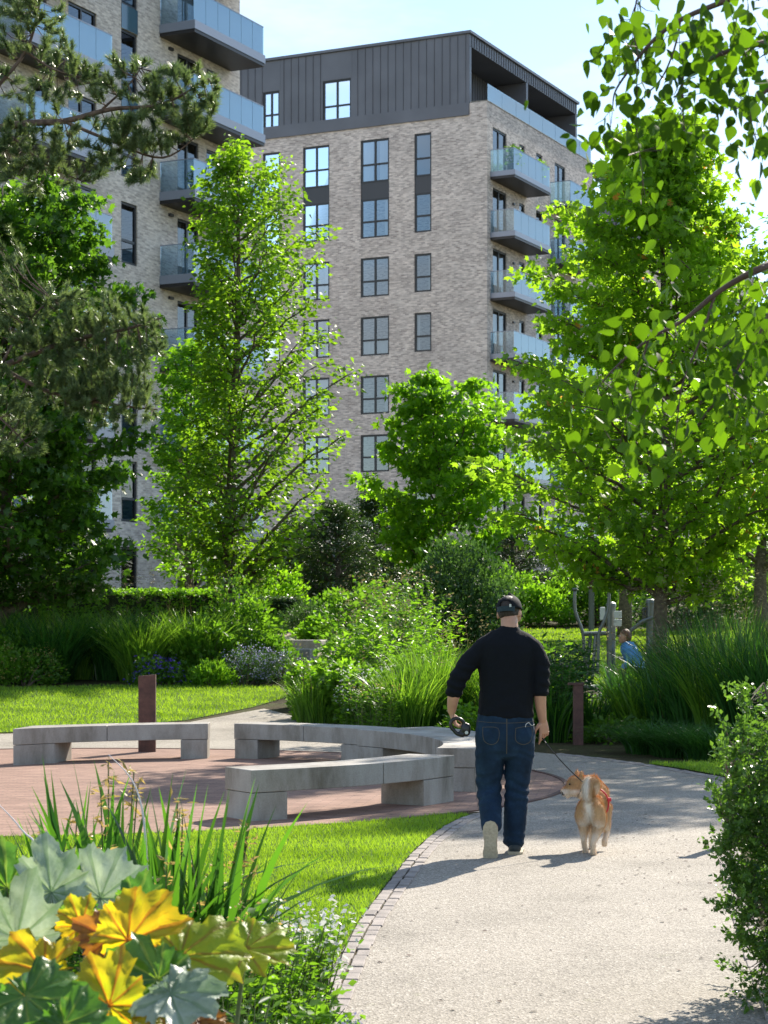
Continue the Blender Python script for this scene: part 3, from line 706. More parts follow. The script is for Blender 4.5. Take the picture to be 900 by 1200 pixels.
def planter(s, x, y, z, label, w=.7, hgt=.35, leafy=.5, mat='peren', n=60):
    t = onL(s, x, y, z, 'planter', label, 'planter')
    mb = MB(); mb.prism([(-w/2, -.17), (w/2, -.17), (w/2, .17), (-w/2, .17)], 0, hgt); mb.build('trough', M['frame'], t, bevel=.02)
    lb = LB(); c = np.stack([rng.uniform(-w/2, w/2, n), rng.uniform(-.15, .15, n), hgt+rng.random(n)*leafy], 1); rnd_leaves(lb, c, 12, .07, .10, T_OV, up=.5); lb.build('plants', M[mat], t)
    return t
planter(lblk, -4.9, -1.1, 20.15-3.02, 'left dark planter on the glass balcony above the slender tree', .7)
planter(lblk, -3.6, -1.1, 20.15-3.02, 'right dark planter on the glass balcony above the slender tree', .7)
ztop = STOREY[-1]
planter(brown, 1.1, -1.0, ztop, 'leafy planter filling the near end of the top balcony under the penthouse', 1.0, .4, .9, 'peren', 120)
planter(brown, 4.5, -1.0, ztop, 'yellow green plants in a trough at the far end of the penthouse side top balcony', .9, .5, .85, 'yel', 60)
# fence of dark mesh panels between beds and the block
def fence():
    x0, x1, Y = PX(335, 82), PX(446, 82), 82; r = empty('mesh_fence', (0, Y, gz(Y)), 0, 'dark see-through mesh fence with slim posts behind the round shrubs', 'fence')
    n = 4
    for i in range(n+1): x = x0+(x1-x0)*i/n; mb = MB(); mb.box(x-.05, x+.05, -.05, .05, -.3, 2.05); mb.build('post', M['fascia'], r)
    mb = MB(); x = x0
    while x < x1: mb.box(x-.012, x+.012, -.01, .01, .05, 1.95); x += .085
    for z in (.1, 1.0, 1.9): mb.box(x0+.06, x1-.06, .012, .03, z, z+.05)
    mb.build('mesh_panel', M['frame'], r)
fence()

# ------------------------------------------------------------------ trees of the picture
def envpx(cx, Y, rows):
    r = []
    for py, l, rr in sorted(rows, key=lambda q: -q[0]): r.append((H+(YH-py)/F*Y, (cx-l)/F*Y, (rr-cx)/F*Y))
    return r
tree('maple_tree', 'bright green maple with orange young tips, big crown on the right above the tall grasses', 'tree', PX(777, 30), 30, H+(YH-135)/F*30, .10,
     envpx(777, 30, [(680, 715, 850), (650, 640, 890), (610, 590, 925), (550, 575, 950), (490, 578, 960), (445, 602, 955), (405, 634, 948), (365, 640, 935), (325, 616, 920), (290, 634, 900), (250, 655, 850), (205, 682, 842), (178, 718, 830), (155, 745, 825), (138, 778, 806)]),
     82, .42, 11, .16, .106, T_STAR, 'maple', nsec=8, crown_z0=1.75, up=.3, droop=.5, accent=60, flat=.5, seclen=.42)
tree('slender_tree', 'slender upright light green tree between the two blocks, its trunk in view', 'tree', PX(270, 45), 45, H+(YH-165)/F*45, .13,
     envpx(275, 45, [(668, 235, 315), (640, 228, 335), (600, 215, 372), (550, 222, 408), (500, 232, 418), (450, 236, 414), (400, 238, 400), (350, 232, 388), (300, 230, 385), (250, 226, 364), (200, 242, 348), (170, 278, 312)]),
     80, .75, 11, .14, .125, T_OV, 'lime', nsec=6, crown_z0=1.4, up=.45, droop=.5, lean=(.015, 0), flat=.9, seclen=.34)
tree('broadleaf_tree', 'large dark green leafy tree filling the left edge behind the pine', 'tree', PX(5, 41), 41, H+(YH-200)/F*41, .14,
     envpx(40, 41, [(690, -50, 150), (650, -80, 178), (600, -90, 200), (540, -90, 212), (480, -90, 208), (420, -90, 204), (350, -80, 196), (300, -70, 186), (250, -50, 165), (215, 20, 120)]),
     88, .5, 14, .16, .14, T_STAR, 'dark', nsec=8, crown_z0=1.3, up=.4, droop=.45, flat=.6)
tree('young_tree', 'yellow green low branching tree just behind the slender tree', 'tree', PX(222, 52), 52, H+(YH-395)/F*52, .09,
     envpx(225, 52, [(672, 190, 285), (640, 172, 300), (580, 178, 290), (520, 185, 268), (450, 180, 260), (398, 198, 235)]),
     46, .5, 9, .15, .13, T_OV, 'yel', nsec=6, crown_z0=.9, up=.4, droop=.4, flat=.45)
tree('broadleaf_tree', 'rounded palmate leaved tree in front of the brown block, middle of the picture', 'tree', PX(515, 50), 50, H+(YH-430)/F*50, .12,
     envpx(515, 50, [(660, 455, 570), (620, 442, 600), (580, 440, 612), (540, 432, 618), (500, 446, 612), (465, 462, 600), (440, 490, 560)]),
     42, .5, 9, .17, .15, T_STAR, 'mid', nsec=7, crown_z0=1.2, up=.35, droop=.5, flat=.4)
tree('broadleaf_tree', 'leafy tree whose grey trunk stands behind the exercise machines', 'tree', PX(731, 57), 57, 9.2, .17,
     envpx(731, 57, [(645, 690, 790), (600, 640, 830), (520, 640, 840), (450, 660, 820), (420, 690, 780)]), 34, .5, 9, .2, .17, T_OV, 'mid', nsec=6, crown_z0=2.2)
tree('broadleaf_tree', 'leafy tree with dark trunk at the right edge behind the tall grasses', 'tree', PX(893, 52), 52, 9.0, .17,
     envpx(893, 52, [(655, 830, 960), (600, 800, 1000), (500, 790, 1010), (420, 820, 970)]), 34, .5, 9, .2, .17, T_OV, 'mid', nsec=6, crown_z0=2.0)
tree('broadleaf_tree', 'tree just beyond the right edge of the picture that shades the path', 'tree', 8.3, 30.4, 11.8, .18,
     [(2.8, 1.3, 1.7), (5, 2.2, 2.6), (8, 2.3, 2.6), (10, 1.7, 2.0), (11.6, .5, .7)], 74, .5, 11, .17, .14, T_OV, 'mid', nsec=6, crown_z0=2.2)
for px, Y, top, w, lab in ((395, 70, 588, 55, 'dark evergreen with feathery foliage behind the mesh fence shrubs'), (440, 74, 575, 50, 'darkest evergreen against the brown block wall'), (350, 75, 610, 45, 'low dark evergreen left of the fence, beneath the slender tree'),
                          (600, 76, 600, 55, 'dark evergreen behind the round willow shrub'), (855, 66, 610, 60, 'dark evergreen deep behind the maple crown on the right'), (690, 90, 640, 20, 'small clipped evergreen by the farthest block windows')):
    tree('evergreen_tree', lab, 'tree', PX(px, Y), Y, H+(YH-top)/F*Y, .12, envpx(px, Y, [(695, px-w*.9, px+w*.9), (660, px-w, px+w), (630, px-w*.8, px+w*.8), (top, px-w*.2, px+w*.2)]),
         34, .3, 12, .2, .16, T_LONG, 'yew', nsec=6, crown_z0=.5, up=.7, flat=.4, group='dark evergreens behind the beds')

def regions(name, label, cat, root, regs, limbs, per_area, tuftf, mat, bark, barkr=.03, tw=.006, dj=.6):
    """foliage in named regions: regs (px,py,rx,ry,Y,n); every spray is tied by a twig to the nearest limb"""
    r = empty(name, root, 0, label, cat); R0 = Vector(root); mb = MB(); LP = []
    for pl, ra in limbs:
        pts = [P(*p)-R0 for p in pl]; pts = [Vector(q) for q in spline([tuple(p) for p in pts], 5)]
        n = len(pts); mb.tube(pts, [ra[0]+(ra[1]-ra[0])*i/(n-1) for i in range(n)], 6); LP += pts
    C = []; D = []
    LPn = np.array([tuple(p) for p in LP])
    for px, py, rx, ry, Y, n in regs:
        for _ in range(n):
            a = random.random()*2*pi; q = sqrt(random.random()); c = P(px+rx*q*cos(a), py+ry*q*sin(a), Y+random.uniform(-dj, dj))-R0
            dd = np.linalg.norm(LPn-np.array(c), axis=1); b = LP[int(dd.argmin())]
            mid = b.lerp(c, .55)+Vector((0, 0, -.12*(c-b).length)) ; mb.tube([b, mid, c], [tw, tw*.8, tw*.5], 4, cap=False)
            C.append(tuple(c)); D.append(tuple((c-mid).normalized()))
            if (c-b).length > .3: C.append(tuple(mid.lerp(c, .5))); D.append(tuple((c-mid).normalized()))
    mb.build('branches', M[bark], r, smooth=True)
    lb = LB(); tuftf(lb, np.array(C), np.array(D)); lb.build('foliage', M[mat], r)
    return r
def needle_tufts(lb, C, D, k=105, L_=.11, w=.012, tl=.16):
    N = len(C)*k; c = np.repeat(C, k, 0); d0 = np.repeat(unit(D+rng.normal(size=D.shape)*.35+np.array([0, 0, .35])), k, 0)
    t = rng.random(N); pos = c+d0*(t[:, None]-.5)*tl; d = unit(rng.normal(size=(N, 3)))*.8+d0*.9
    sz = L_*(.7+.5*rng.random(N)); V_, F_, T_ = leaves(pos, d, rng.normal(size=(N, 3)), sz, (np.array([(-w/L_/2, 0, 0), (w/L_/2, 0, 0), (0, 1, 0)]), T_NEED[1]), np.clip(np.repeat(rng.random(len(C))*.6, k)+rng.random(N)*.35, 0, .93))
    lb.add(V_, F_, T_)
PY = 30.
pr = regions('pine_tree', 'pine with long needled limbs reaching in from the left edge over the blocks', 'tree', (-8.4, 31, gz(31)),
  [(35, 25, 48, 42, PY, 60), (60, 90, 60, 40, PY, 52), (140, 95, 45, 28, PY, 43), (215, 110, 42, 34, PY, 75), (185, 150, 62, 26, PY, 81), (110, 165, 60, 28, PY, 63), (30, 170, 50, 40, PY, 72), (60, 205, 60, 22, PY, 37), (150, 200, 36, 14, PY, 20),
   (70, 375, 75, 40, PY+2, 137), (150, 400, 45, 40, PY+2, 87), (60, 440, 80, 45, PY+2, 152), (130, 470, 55, 32, PY+2, 87), (20, 510, 40, 30, PY+2, 43), (-40, 300, 60, 60, PY+2, 43), (-60, 120, 60, 90, PY, 58)],
  [([(-208, 330, 31), (-120, 230, 30.5), (-40, 165, PY), (20, 146, PY), (75, 142, PY), (130, 128, PY), (190, 122, PY), (245, 92, PY)], (.085, .012)), ([(75, 142, PY), (130, 165, PY), (190, 185, PY), (230, 160, PY)], (.03, .008)),
   ([(-60, 175, PY), (-10, 110, PY), (30, 60, PY), (45, 10, PY), (50, -30, PY)], (.04, .012)), ([(0, 148, PY), (50, 190, PY), (90, 210, PY)], (.025, .008)), ([(120, 128, PY), (150, 100, PY), (165, 80, PY)], (.02, .006)), ([(30, 60, PY), (60, 80, PY), (90, 90, PY)], (.02, .006)),
   ([(-208, 560, 31), (-100, 470, 32), (0, 430, 32), (80, 400, 32), (150, 385, 32), (190, 372, 32)], (.08, .012)), ([(0, 430, 32), (60, 460, 32), (140, 475, 32), (185, 480, 32)], (.04, .01)), ([(-50, 455, 32), (0, 490, 32), (30, 520, 32)], (.03, .01)), ([(0, 430, 32), (30, 380, 32), (60, 350, 32)], (.03, .01))], 0, needle_tufts, 'needle', 'pinebark', tw=.007)
mb = MB(); h_ = gz(31); mb.tube([(0, 0, -.2), (.05, 0, 3), (0, .05, 6.5), (.05, 0, 11)], [.24, .2, .15, .05], 12); mb.build('trunk', M['pinebark'], pr, smooth=True)

def birch_leaves(lb, C, D):
    k = 5; N = len(C)*k; c = np.repeat(C, k, 0)+rng.normal(size=(N, 3))*.065; d = rng.normal(size=(N, 3))*.5; d[:, 2] -= .9
    n = rng.normal(size=(N, 3)); n[:, 1] -= .5
    lb.add(*leaves(c, d, n, .052*(.6+.65*rng.random(N)), T_BIRCH, np.clip(np.repeat(rng.random(len(C)), k)*.5+rng.random(N)*.45, 0, .93)))
def t_birch():
    out = [(0, 0), (.20, .05), (.36, .22), (.40, .38), (.33, .58), (.18, .78), (0, 1.02), (-.18, .78), (-.33, .58), (-.40, .38), (-.36, .22), (-.20, .05)]
    V_ = [(0, .42, -.03)]+[(x, y, .22*abs(x)-.08*y*y) for x, y in out]; n = len(out)
    return np.array(V_), np.array([(0, 1+i, 1+(i+1) % n) for i in range(n)])
T_BIRCH = t_birch()
BY = 6.2
br = regions('overhanging_tree', 'near tree beyond the right edge, drooping twigs of broad pointed leaves against the sky', 'tree', (3.4, 7.2, 0),
  [(748, 22, 26, 20, BY, 6), (738, 62, 22, 18, BY, 5), (722, 68, 8, 18, BY, 2), (755, 75, 10, 12, BY, 2), (820, 30, 32, 34, BY, 9), (880, 25, 32, 40, BY, 12), (870, 80, 36, 30, BY, 10), (810, 85, 22, 30, BY, 6), (800, 125, 18, 22, BY, 4), (885, 130, 18, 30, BY, 6), (865, 125, 12, 8, BY, 2), (893, 170, 10, 18, BY, 2),
   (735, 128, 26, 10, BY, 3), (700, 150, 10, 10, BY, 2), (740, 165, 26, 22, BY, 5), (755, 215, 12, 22, BY, 2), (793, 150, 14, 14, BY, 2), (778, 110, 8, 18, BY, 2),
   (880, 360, 30, 40, BY, 8), (850, 390, 40, 38, BY, 8), (800, 400, 45, 26, BY, 7), (745, 420, 50, 24, BY, 6), (710, 450, 22, 20, BY, 2), (770, 455, 45, 28, BY, 5), (845, 440, 45, 28, BY, 7), (890, 470, 20, 30, BY, 4), (790, 500, 24, 28, BY, 2), (720, 490, 26, 18, BY, 2), (730, 520, 14, 14, BY, 1)],
  [([(960, -60, 7), (905, -20, BY), (840, 5, BY), (800, 22, BY), (768, 45, BY), (745, 72, BY), (722, 105, BY), (718, 126, BY)], (.012, .0015)), ([(980, 30, 7), (905, 48, BY), (860, 58, BY), (825, 72, BY), (802, 84, BY), (800, 120, BY), (803, 160, BY)], (.012, .0015)),
   ([(798, 22, BY), (790, 58, BY), (775, 92, BY), (752, 116, BY), (746, 128, BY), (748, 165, BY), (756, 232, BY)], (.0035, .0012)), ([(748, -10, BY), (742, 30, BY), (748, 70, BY), (746, 100, BY), (749, 140, BY)], (.003, .001)), ([(905, 100, BY), (880, 130, BY), (888, 170, BY)], (.006, .0015)),
   ([(1000, 260, 7), (905, 308, BY), (868, 326, BY), (838, 345, BY), (800, 376, BY), (760, 398, BY), (722, 430, BY), (700, 455, BY)], (.014, .0015)), ([(838, 345, BY), (820, 400, BY), (800, 450, BY), (792, 510, BY)], (.005, .0015)), ([(905, 360, BY), (880, 410, BY), (850, 450, BY)], (.006, .0015)), ([(760, 398, BY), (745, 450, BY), (728, 515, BY)], (.004, .0012))],
  0, birch_leaves, 'birch', 'twig', tw=.0016, dj=.45)
mb = MB(); mb.tube([(0, 0, -.1), (.05, 0, 1.5), (0, .1, 3.5), (-.1, 0, 6)], [.12, .1, .08, .04], 12); RB = Vector((3.4, 7.2, 0))
for tp, zs_ in ((P(960, -60, 7), 2.9), (P(980, 30, 7), 2.5), (P(1000, 260, 7), 1.7)):
    e_ = tp-RB; b_ = Vector((0, .03, zs_)); mb.tube([b_, b_.lerp(e_, .35)+Vector((0, 0, .12)), b_.lerp(e_, .7)+Vector((0, 0, .08)), e_], [.045, .03, .02, .0125], 8); mb.build('trunk', M['bark'], br, smooth=True)

# ------------------------------------------------------------------ shrubs, hedges, perennials
def bush(name, label, x, y, rx, ry, h, ncl, per, jit, ls, T, mat, cat='shrub', z=None, low=.0, up=.5, group=None, stems=7, stretch=0, flowers=None, nfl=0, fls=.03, shell=.5, rz=0):
    root = empty(name, (x, y, gz(y) if z is None else z), rz, label, cat, group); mb = MB()
    u = rng.normal(size=(ncl, 3)); u[:, 2] = np.abs(u[:, 2])*1.0-low; u = unit(u)
    lump = np.array([1+.38*mnoise.noise(Vector((a*1.7+x, b*1.7+y, c*1.7))) for a, b, c in u])
    r = (shell+(1-shell)*rng.random(ncl)**.6)*lump
    C = np.stack([u[:, 0]*rx*r, u[:, 1]*ry*r, h*(.08+.92*u[:, 2].clip(0, 1)*r)], 1); C[:, 2] = np.maximum(C[:, 2], .03)
    out = unit(np.stack([u[:, 0], u[:, 1], u[:, 2]+stretch], 1))
    for i in range(stems):
        c = C[random.randrange(ncl)]; mb.tube([(c[0]*.1, c[1]*.1, -.05), (c[0]*.45, c[1]*.45, c[2]*.6), tuple(c)], [.02*h+.004, .012*h+.003, .003], 5, cap=False)
    mb.build('stems', M['bark'], root)
    tn = np.array([.5+.8*mnoise.noise(Vector(c)*1.6) for c in C]).clip(0, 1)*.6+rng.random(ncl)*.4
    lb = LB(); rnd_leaves(lb, C, per, jit, ls, T, up=up, droop=-.1-stretch*.4, tint_c=tn, out=out, outw=.6, flat=.8); lb.build('foliage', M[mat], root)
    if flowers:
        idx = rng.choice(ncl, min(nfl, ncl), replace=False); c2 = C[idx]*1.06+np.array([0, 0, .05]); lb = LB(); rnd_leaves(lb, c2, 9, fls*1.1, fls, T_OV, up=.3, flat=1.2); prep(lb.build('flowers', M[flowers], root), kind='stuff')
    return root
def hedge(name, label, x0, x1, y, d, h, mat='yew', n=900, ls=.07):
    xc = (x0+x1)/2; root = empty(name, (xc, y, gz(y)), 0, label, 'hedge'); w = (x1-x0)/2
    mb = MB(); mb.box(-w+.08, w-.08, -d/2+.08, d/2-.08, 0, h-.08); mb.build('core', M['yewcore'] if 'yewcore' in M else M['stem'], root)
    c = np.stack([rng.uniform(-w, w, n), rng.uniform(-d/2, d/2, n), rng.uniform(0, h, n)], 1); f = rng.integers(0, 3, n)
    c[f == 0, 1] = -d/2; c[f == 1, 2] = h; s_ = rng.random(n) < .5; c[(f == 2) & s_, 0] = -w; c[(f == 2) & ~s_, 0] = w
    lb = LB(); rnd_leaves(lb, c, 14, .05, ls, T_OV, up=.5, flat=.8); lb.build('foliage', M[mat], root); return root
def perennial(name, label, x, y, r, h, nst, ls, T, mat, lean=.3, nl=16, flower=None, fl=.02, nf=8, cat='plant', group=None, z=None, droop=.1, hv=.3, fstem=1.0, frac=1.0):
    root = empty(name, (x, y, gz(y) if z is None else z), 0, label, cat, group); mb = MB(); C = []; O = []; tips = []
    for i in range(nst):
        a = random.random()*2*pi; rr = r*.6*sqrt(random.random()); bx_, by_ = rr*cos(a), rr*sin(a); hh = h*random.uniform(1-hv, 1.08)
        lx, ly = cos(a)*lean*hh*random.uniform(.2, 1)+random.gauss(0, .04), sin(a)*lean*hh*random.uniform(.2, 1)+random.gauss(0, .04)
        pts = [Vector((bx_+lx*t*t, by_+ly*t*t, hh*t)) for t in (0, .35, .7, 1)]; mb.tube(pts, [.005, .004, .003, .0015], 3, cap=False); tips.append(tuple(pts[-1]))
        for k in range(nl):
            t = .08+.92*(k+random.random())/nl; p = Vector((bx_+lx*t*t, by_+ly*t*t, hh*t)); an = random.random()*2*pi; C.append(tuple(p)); O.append((cos(an), sin(an), .35))
    mb.build('stems', M['stem'], root)
    C = np.array(C); O = np.array(O); lb = LB(); tn = np.array([.5+.7*mnoise.noise(Vector(c)*2.2+Vector((x, y, 0))) for c in C]).clip(0, 1)
    rnd_leaves(lb, C, 2, .02+ls*.1, ls, T, up=.6, droop=droop, tint_c=tn, out=O, outw=1.0, flat=.7); lb.build('leaves', M[mat], root)
    if flower:
        t_ = np.array(tips)[:max(1, int(len(tips)*frac))]; lb = LB(); rnd_leaves(lb, t_, nf, fl*1.1, fl, T_OV, up=.3, flat=1.5*fstem); prep(lb.build('flowers', M[flower], root), kind='stuff')
    return root
M['yewcore'] = plain('hedge interior', (.02, .03, .01), .95)

# left bed, behind the left lawn
hedge('clipped_hedge', 'long clipped hedge with a yellow green top behind the left grasses', PX(-40, 47), PX(262, 47), 47, 1.2, 1.55, 'yel', 1500, .09)
hedge('clipped_hedge', 'small dark box hedge block right of the slender trunk', PX(306, 60), PX(350, 60), 60, 1.0, .95, 'yew', 500, .08)
desc = ['first from the left edge', 'second from the left edge', 'third from the left edge', 'fourth from the left edge', 'fifth, behind the rusty post', 'sixth, right of the rusty post', 'seventh, under the slender tree', 'last, above the purple flowers']
for i, px in enumerate((-8, 28, 62, 98, 132, 165, 196, 228)):
    Y = 40.1+.5*sin(i*2.3); tuft('ornamental_grass', 'arching tall green grass clump at the back of the left lawn, '+desc[i], PX(px, Y), Y, .75, 1.72, 620, .030, (.25, .85), 'grassb' if i % 2 else 'grassd', plumes=16, group='tall grass clumps behind the left lawn')
for i, (px, Y, rx, h, m_, lab) in enumerate((
    (280, 40.5, .85, 2.0, 'peren', 'tall leafy green shrub beneath the slender tree trunk'), (245, 39.6, .6, 1.25, 'peren', 'round mid green shrub right of the last left grass clump'), (314, 40.2, .6, .9, 'peren', 'bright leafy shrub at the right end of the left bed'),
    (8, 39.4, .6, 1.0, 'peren', 'brownish green low shrub at the left edge behind the lawn'))):
    bush('leafy_shrub', lab, PX(px, Y), Y, rx, .6, h, 230, 13, .09, .10, T_OV, m_)
bush('catmint', 'lilac flowered catmint mound at the right end of the left bed', PX(288, 38.9), 38.9, .55, .45, .75, 160, 14, .06, .06, T_LONG, 'grey', cat='flowering plant', flowers='lilac', nfl=110, fls=.035, stretch=.6)
bush('catmint', 'second lilac flowered mound beside the central bed, paler', PX(330, 39.0), 39.0, .5, .4, .62, 140, 14, .06, .06, T_LONG, 'grey', cat='flowering plant', flowers='lilac', nfl=80, fls=.035, stretch=.6)
bush('geranium', 'low purple flowered geranium mound behind the left rusty post', PX(186, 38.7), 38.7, .5, .35, .52, 150, 12, .06, .06, T_STAR, 'peren', cat='flowering plant', flowers='purple', nfl=85, fls=.05)
bush('fern_plant', 'feathery yellow green fern between purple and lilac flowers', PX(247, 38.5), 38.5, .4, .3, .45, 120, 12, .05, .11, T_LONG, 'yel', cat='plant', stretch=.8)
bush('white_flowered_shrub', 'low shrub dotted with creamy flowers at the left edge of the bed', PX(28, 38.7), 38.7, .7, .4, .75, 160, 12, .08, .07, T_OV, 'peren', cat='flowering plant', flowers='straw', nfl=60, fls=.03)

# middle distance: slabs, domes, shrubs
def slab(px0, px1, py, Y, h, lab):
    z = gz(Y); mb = MB(); x0, x1 = PX(px0, Y), PX(px1, Y); mb.prism([(x0, Y-.5), (x1-.15, Y-.55), (x1, Y+.2), (x0+.3, Y+.5), (x0-.1, Y+.1)], z-.05, z+h); o = mb.build('stone_slab', M['granite'], bevel=.03); prep(o, lab, 'stone')
slab(344, 384, 728, 50, .28, 'upper flat stone slab among the shrubs left of the central bed'); slab(340, 372, 745, 46.5, .26, 'lower flat stone slab among the shrubs left of the central bed')
for i, (px, Y, rx, h, m_, T, lab) in enumerate((
    (325, 64, 1.0, 1.9, 'mid', T_OV, 'round broad leaved shrub between box hedge and mesh fence'), (355, 57, .8, .95, 'grey', T_LONG, 'grey green dome shrub above the upper stone slab'), (395, 60, .9, 1.1, 'peren', T_OV, 'green dome shrub beneath the mesh fence'),
    (372, 54, .5, .55, 'yel', T_OV, 'low yellow green cushion beside the upper slab'), (420, 52, 1.0, 1.7, 'peren', T_OV, 'shrub with pale seed heads in front of the mesh fence'), (300, 45, .6, 1.1, 'peren', T_OV, 'bright shrub in front of the box hedge'))):
    bush('leafy_shrub', lab, PX(px, Y), Y, rx, .7, h, 200, 12, .1, .12, T, m_)
wx = PX(545, 40)
bush('willow_shrub', 'big round dark willow shrub with small leaves in the middle, left of the man', wx, 40.5, 1.22, 1.1, 2.75, 1300, 15, .10, .085, T_OV, 'grey', stretch=.9, stems=26, shell=.35)
for i, (px, Y, rx, h, m_, lab) in enumerate((
    (600, 64, 1.1, 1.9, 'peren', 'bright wild shrub left of the far grey post'), (632, 63, 1.0, 1.4, 'yel', 'feathery yellow green plant above the back lawn, left of the machines'), (662, 65, 1.2, 1.8, 'peren', 'bushy green plant behind the left handle of the machine'),
    (700, 64, 1.0, 1.9, 'peren', 'leafy plant around the rusty pole'), (735, 66, 1.2, 1.6, 'yel', 'light green wild plant behind the machine panels'), (790, 60, 1.3, 2.3, 'grey', 'grey green shrub right of the maple trunk'), (835, 62, 1.3, 2.6, 'peren', 'tall wild shrub behind the right grasses'), (880, 63, 1.4, 2.3, 'peren', 'bushy shrub at the right edge in the distance'), (570, 66, 1.0, 1.6, 'peren', 'shrub seen between willow shrub and man'))):
    bush('leafy_shrub', lab, PX(px, Y), Y, rx, .8, h, 230, 13, .12, .13, T_OV, m_)
hedge('clipped_hedge', 'far low hedge line in front of the farthest block windows', PX(590, 84), PX(800, 84), 84, 1.2, 1.2, 'yel', 1300, .13)
hedge('clipped_hedge', 'far hedge in front of the brown block, behind the central shrubs', PX(250, 90), PX(560, 90), 90, 1.2, 2.0, 'yew', 1300, .14)

# central bed between the plaza and the back lawn
cen = [(362, 31.5, .5, .95, 40, .09, T_STAR, 'peren', None, 'low leafy perennial at the left tip of the central bed'),
 (396, 32.5, .5, 1.3, 46, .10, T_OV, 'peren', None, 'tall leafy perennial, left half of the central bed'), (430, 31.5, .6, 1.75, 50, .10, T_OV, 'peren', None, 'bushy bright green perennial at the centre of the bed'),
 (455, 33.5, .6, 2.15, 44, .09, T_OV, 'peren', 'strawdry', 'tallest perennial with dry brown seed heads, centre of the bed'), (415, 34.5, .5, 1.6, 36, .08, T_OV, 'peren', 'strawdry', 'perennial with dry seed heads behind the left part of the bed'),
 (490, 33.8, .5, 1.9, 40, .09, T_LONG, 'peren', None, 'narrow leaved perennial just left of the willow shrub'), (512, 32.2, .4, 1.75, 34, .11, T_LONG, 'yel', None, 'light green spire perennial left of the man\'s shoulder'),
 (385, 30.2, .5, .95, 46, .07, T_STAR, 'mid', None, 'low lobed perennial at the front left of the central bed'), (425, 29.2, .5, .85, 50, .07, T_OV, 'peren', 'white', 'low front perennial with tiny white flowers behind the curved bench'),
 (455, 29.0, .45, .9, 40, .07, T_STAR, 'peren', None, 'low perennial in front of the centre of the bed'), (358, 33.8, .4, .6, 44, .09, T_STAR, 'mid', None, 'lowest mound at the far left tip of the central bed')]
for px, Y, r, h, ns, ls, T, m_, fl, lab in cen:
    perennial('perennial', lab, PX(px, Y), Y, r, h, ns, ls, T, m_, flower=fl, fl=.04, nl=24, lean=.2, hv=.5)
for i, (px, Y, h, lab, m_) in enumerate(((505, 29.4, 1.5, 'upright grass clump at the right front of the central bed', 'grassb'), (530, 29.8, 1.45, 'grass clump directly left of the man\'s arm', 'grassb'), (478, 28.6, 1.2, 'arching grass clump over the round bench end', 'grassb'), (556, 30.2, 1.35, 'grass clump hidden behind the man\'s back', 'grassd'),
    (372, 30.0, .9, 'fine grass clump at the left end of the central bed', 'grassb'), (575, 29.6, 1.2, 'grass clump behind the man, to the right of his spine', 'grassb'), (610, 29.0, 1.0, 'grass clump behind the man\'s right arm', 'grassd'))):
    tuft('ornamental_grass', lab, PX(px, Y), Y, .55, h, 520, .020, (.15, .6), m_, plumes=8, group='grass clumps of the central bed')

# bed to the right of the man, with posts and machines behind
for i, (px, Y, h, lab) in enumerate(((655, 27.6, 1.15, 'spiky dark plant with black seed heads just right of the man'), (672, 28.3, 1.3, 'taller spiky plant with black seed heads behind the rusty post'))):
    perennial('seed_head_plant', lab, PX(px, Y), Y, .35, h, 46, .12, T_LONG, 'grassd', lean=.2, nl=14, flower='deadh', fl=.035, nf=7)
for i, (px, Y, h, lab) in enumerate(((648, 27.3, .9, 'dark strap leaved clump beside the man\'s right hand'), (692, 27.6, .75, 'light green strap leaved clump right of the rusty post'))):
    tuft('strap_leaf_plant', lab, PX(px, Y), Y, .4, h, 240, .03, (.1, .5), 'iris', cat='plant')
bush('ground_shrub', 'low pale flowered ground plant between post and machines', PX(712, 29.5), 29.5, .9, .8, .5, 200, 12, .07, .06, T_OV, 'peren', flowers='white', nfl=60, fls=.025, cat='plant')
bush('ground_shrub', 'low green plant at the path bend beside the carex', PX(725, 27.0), 27.0, .6, .4, .35, 120, 12, .06, .06, T_OV, 'peren', cat='plant')
rg = [(746, 29.8, 1.22), (760, 27.6, 1.15), (795, 27.2, 1.35), (828, 26.5, 1.7), (852, 26.0, 1.9), (885, 25.5, 1.9), (915, 25.2, 1.9), (800, 29.2, 1.5), (808, 29., 1.9), (842, 28.6, 2.0), (875, 28.2, 2.0)]
ds = ['short leftmost clump by the seated person', 'left clump in front of the machines', 'clump at the foot of the maple', 'clump right of the maple trunk', 'middle clump of the front row', 'clump left of the right edge', 'clump cut by the right edge', 'rear clump behind the maple trunk', 'second rear clump right of the trunk', 'third rear clump right of the trunk', 'rear clump nearest the right edge']
for i, (px, Y, h) in enumerate(rg):
    tuft('ornamental_grass', 'tall dark based grass in the right bed, '+ds[i], PX(px, Y), Y, .7, h*(1.0+.1*sin(i*3.1)), 500, .026, (.04, .62), 'grassd' if i % 3 != 1 else 'grassb', plumes=16, group='tall grass clumps of the right bed', segs=6)
for i, (px, Y, r, lab) in enumerate(((765, 24.9, .6, 'low drooping dark sedge mound at the path bend'), (800, 24.3, .65, 'largest drooping dark sedge mound by the path bend'), (835, 23.8, .6, 'drooping dark sedge mound nearest the right shrub'))):
    tuft('sedge_mound', lab, PX(px, Y), Y, r, .62, 1000, .014, (.8, 1.4), 'grassd', group='sedge mounds along the right bend')

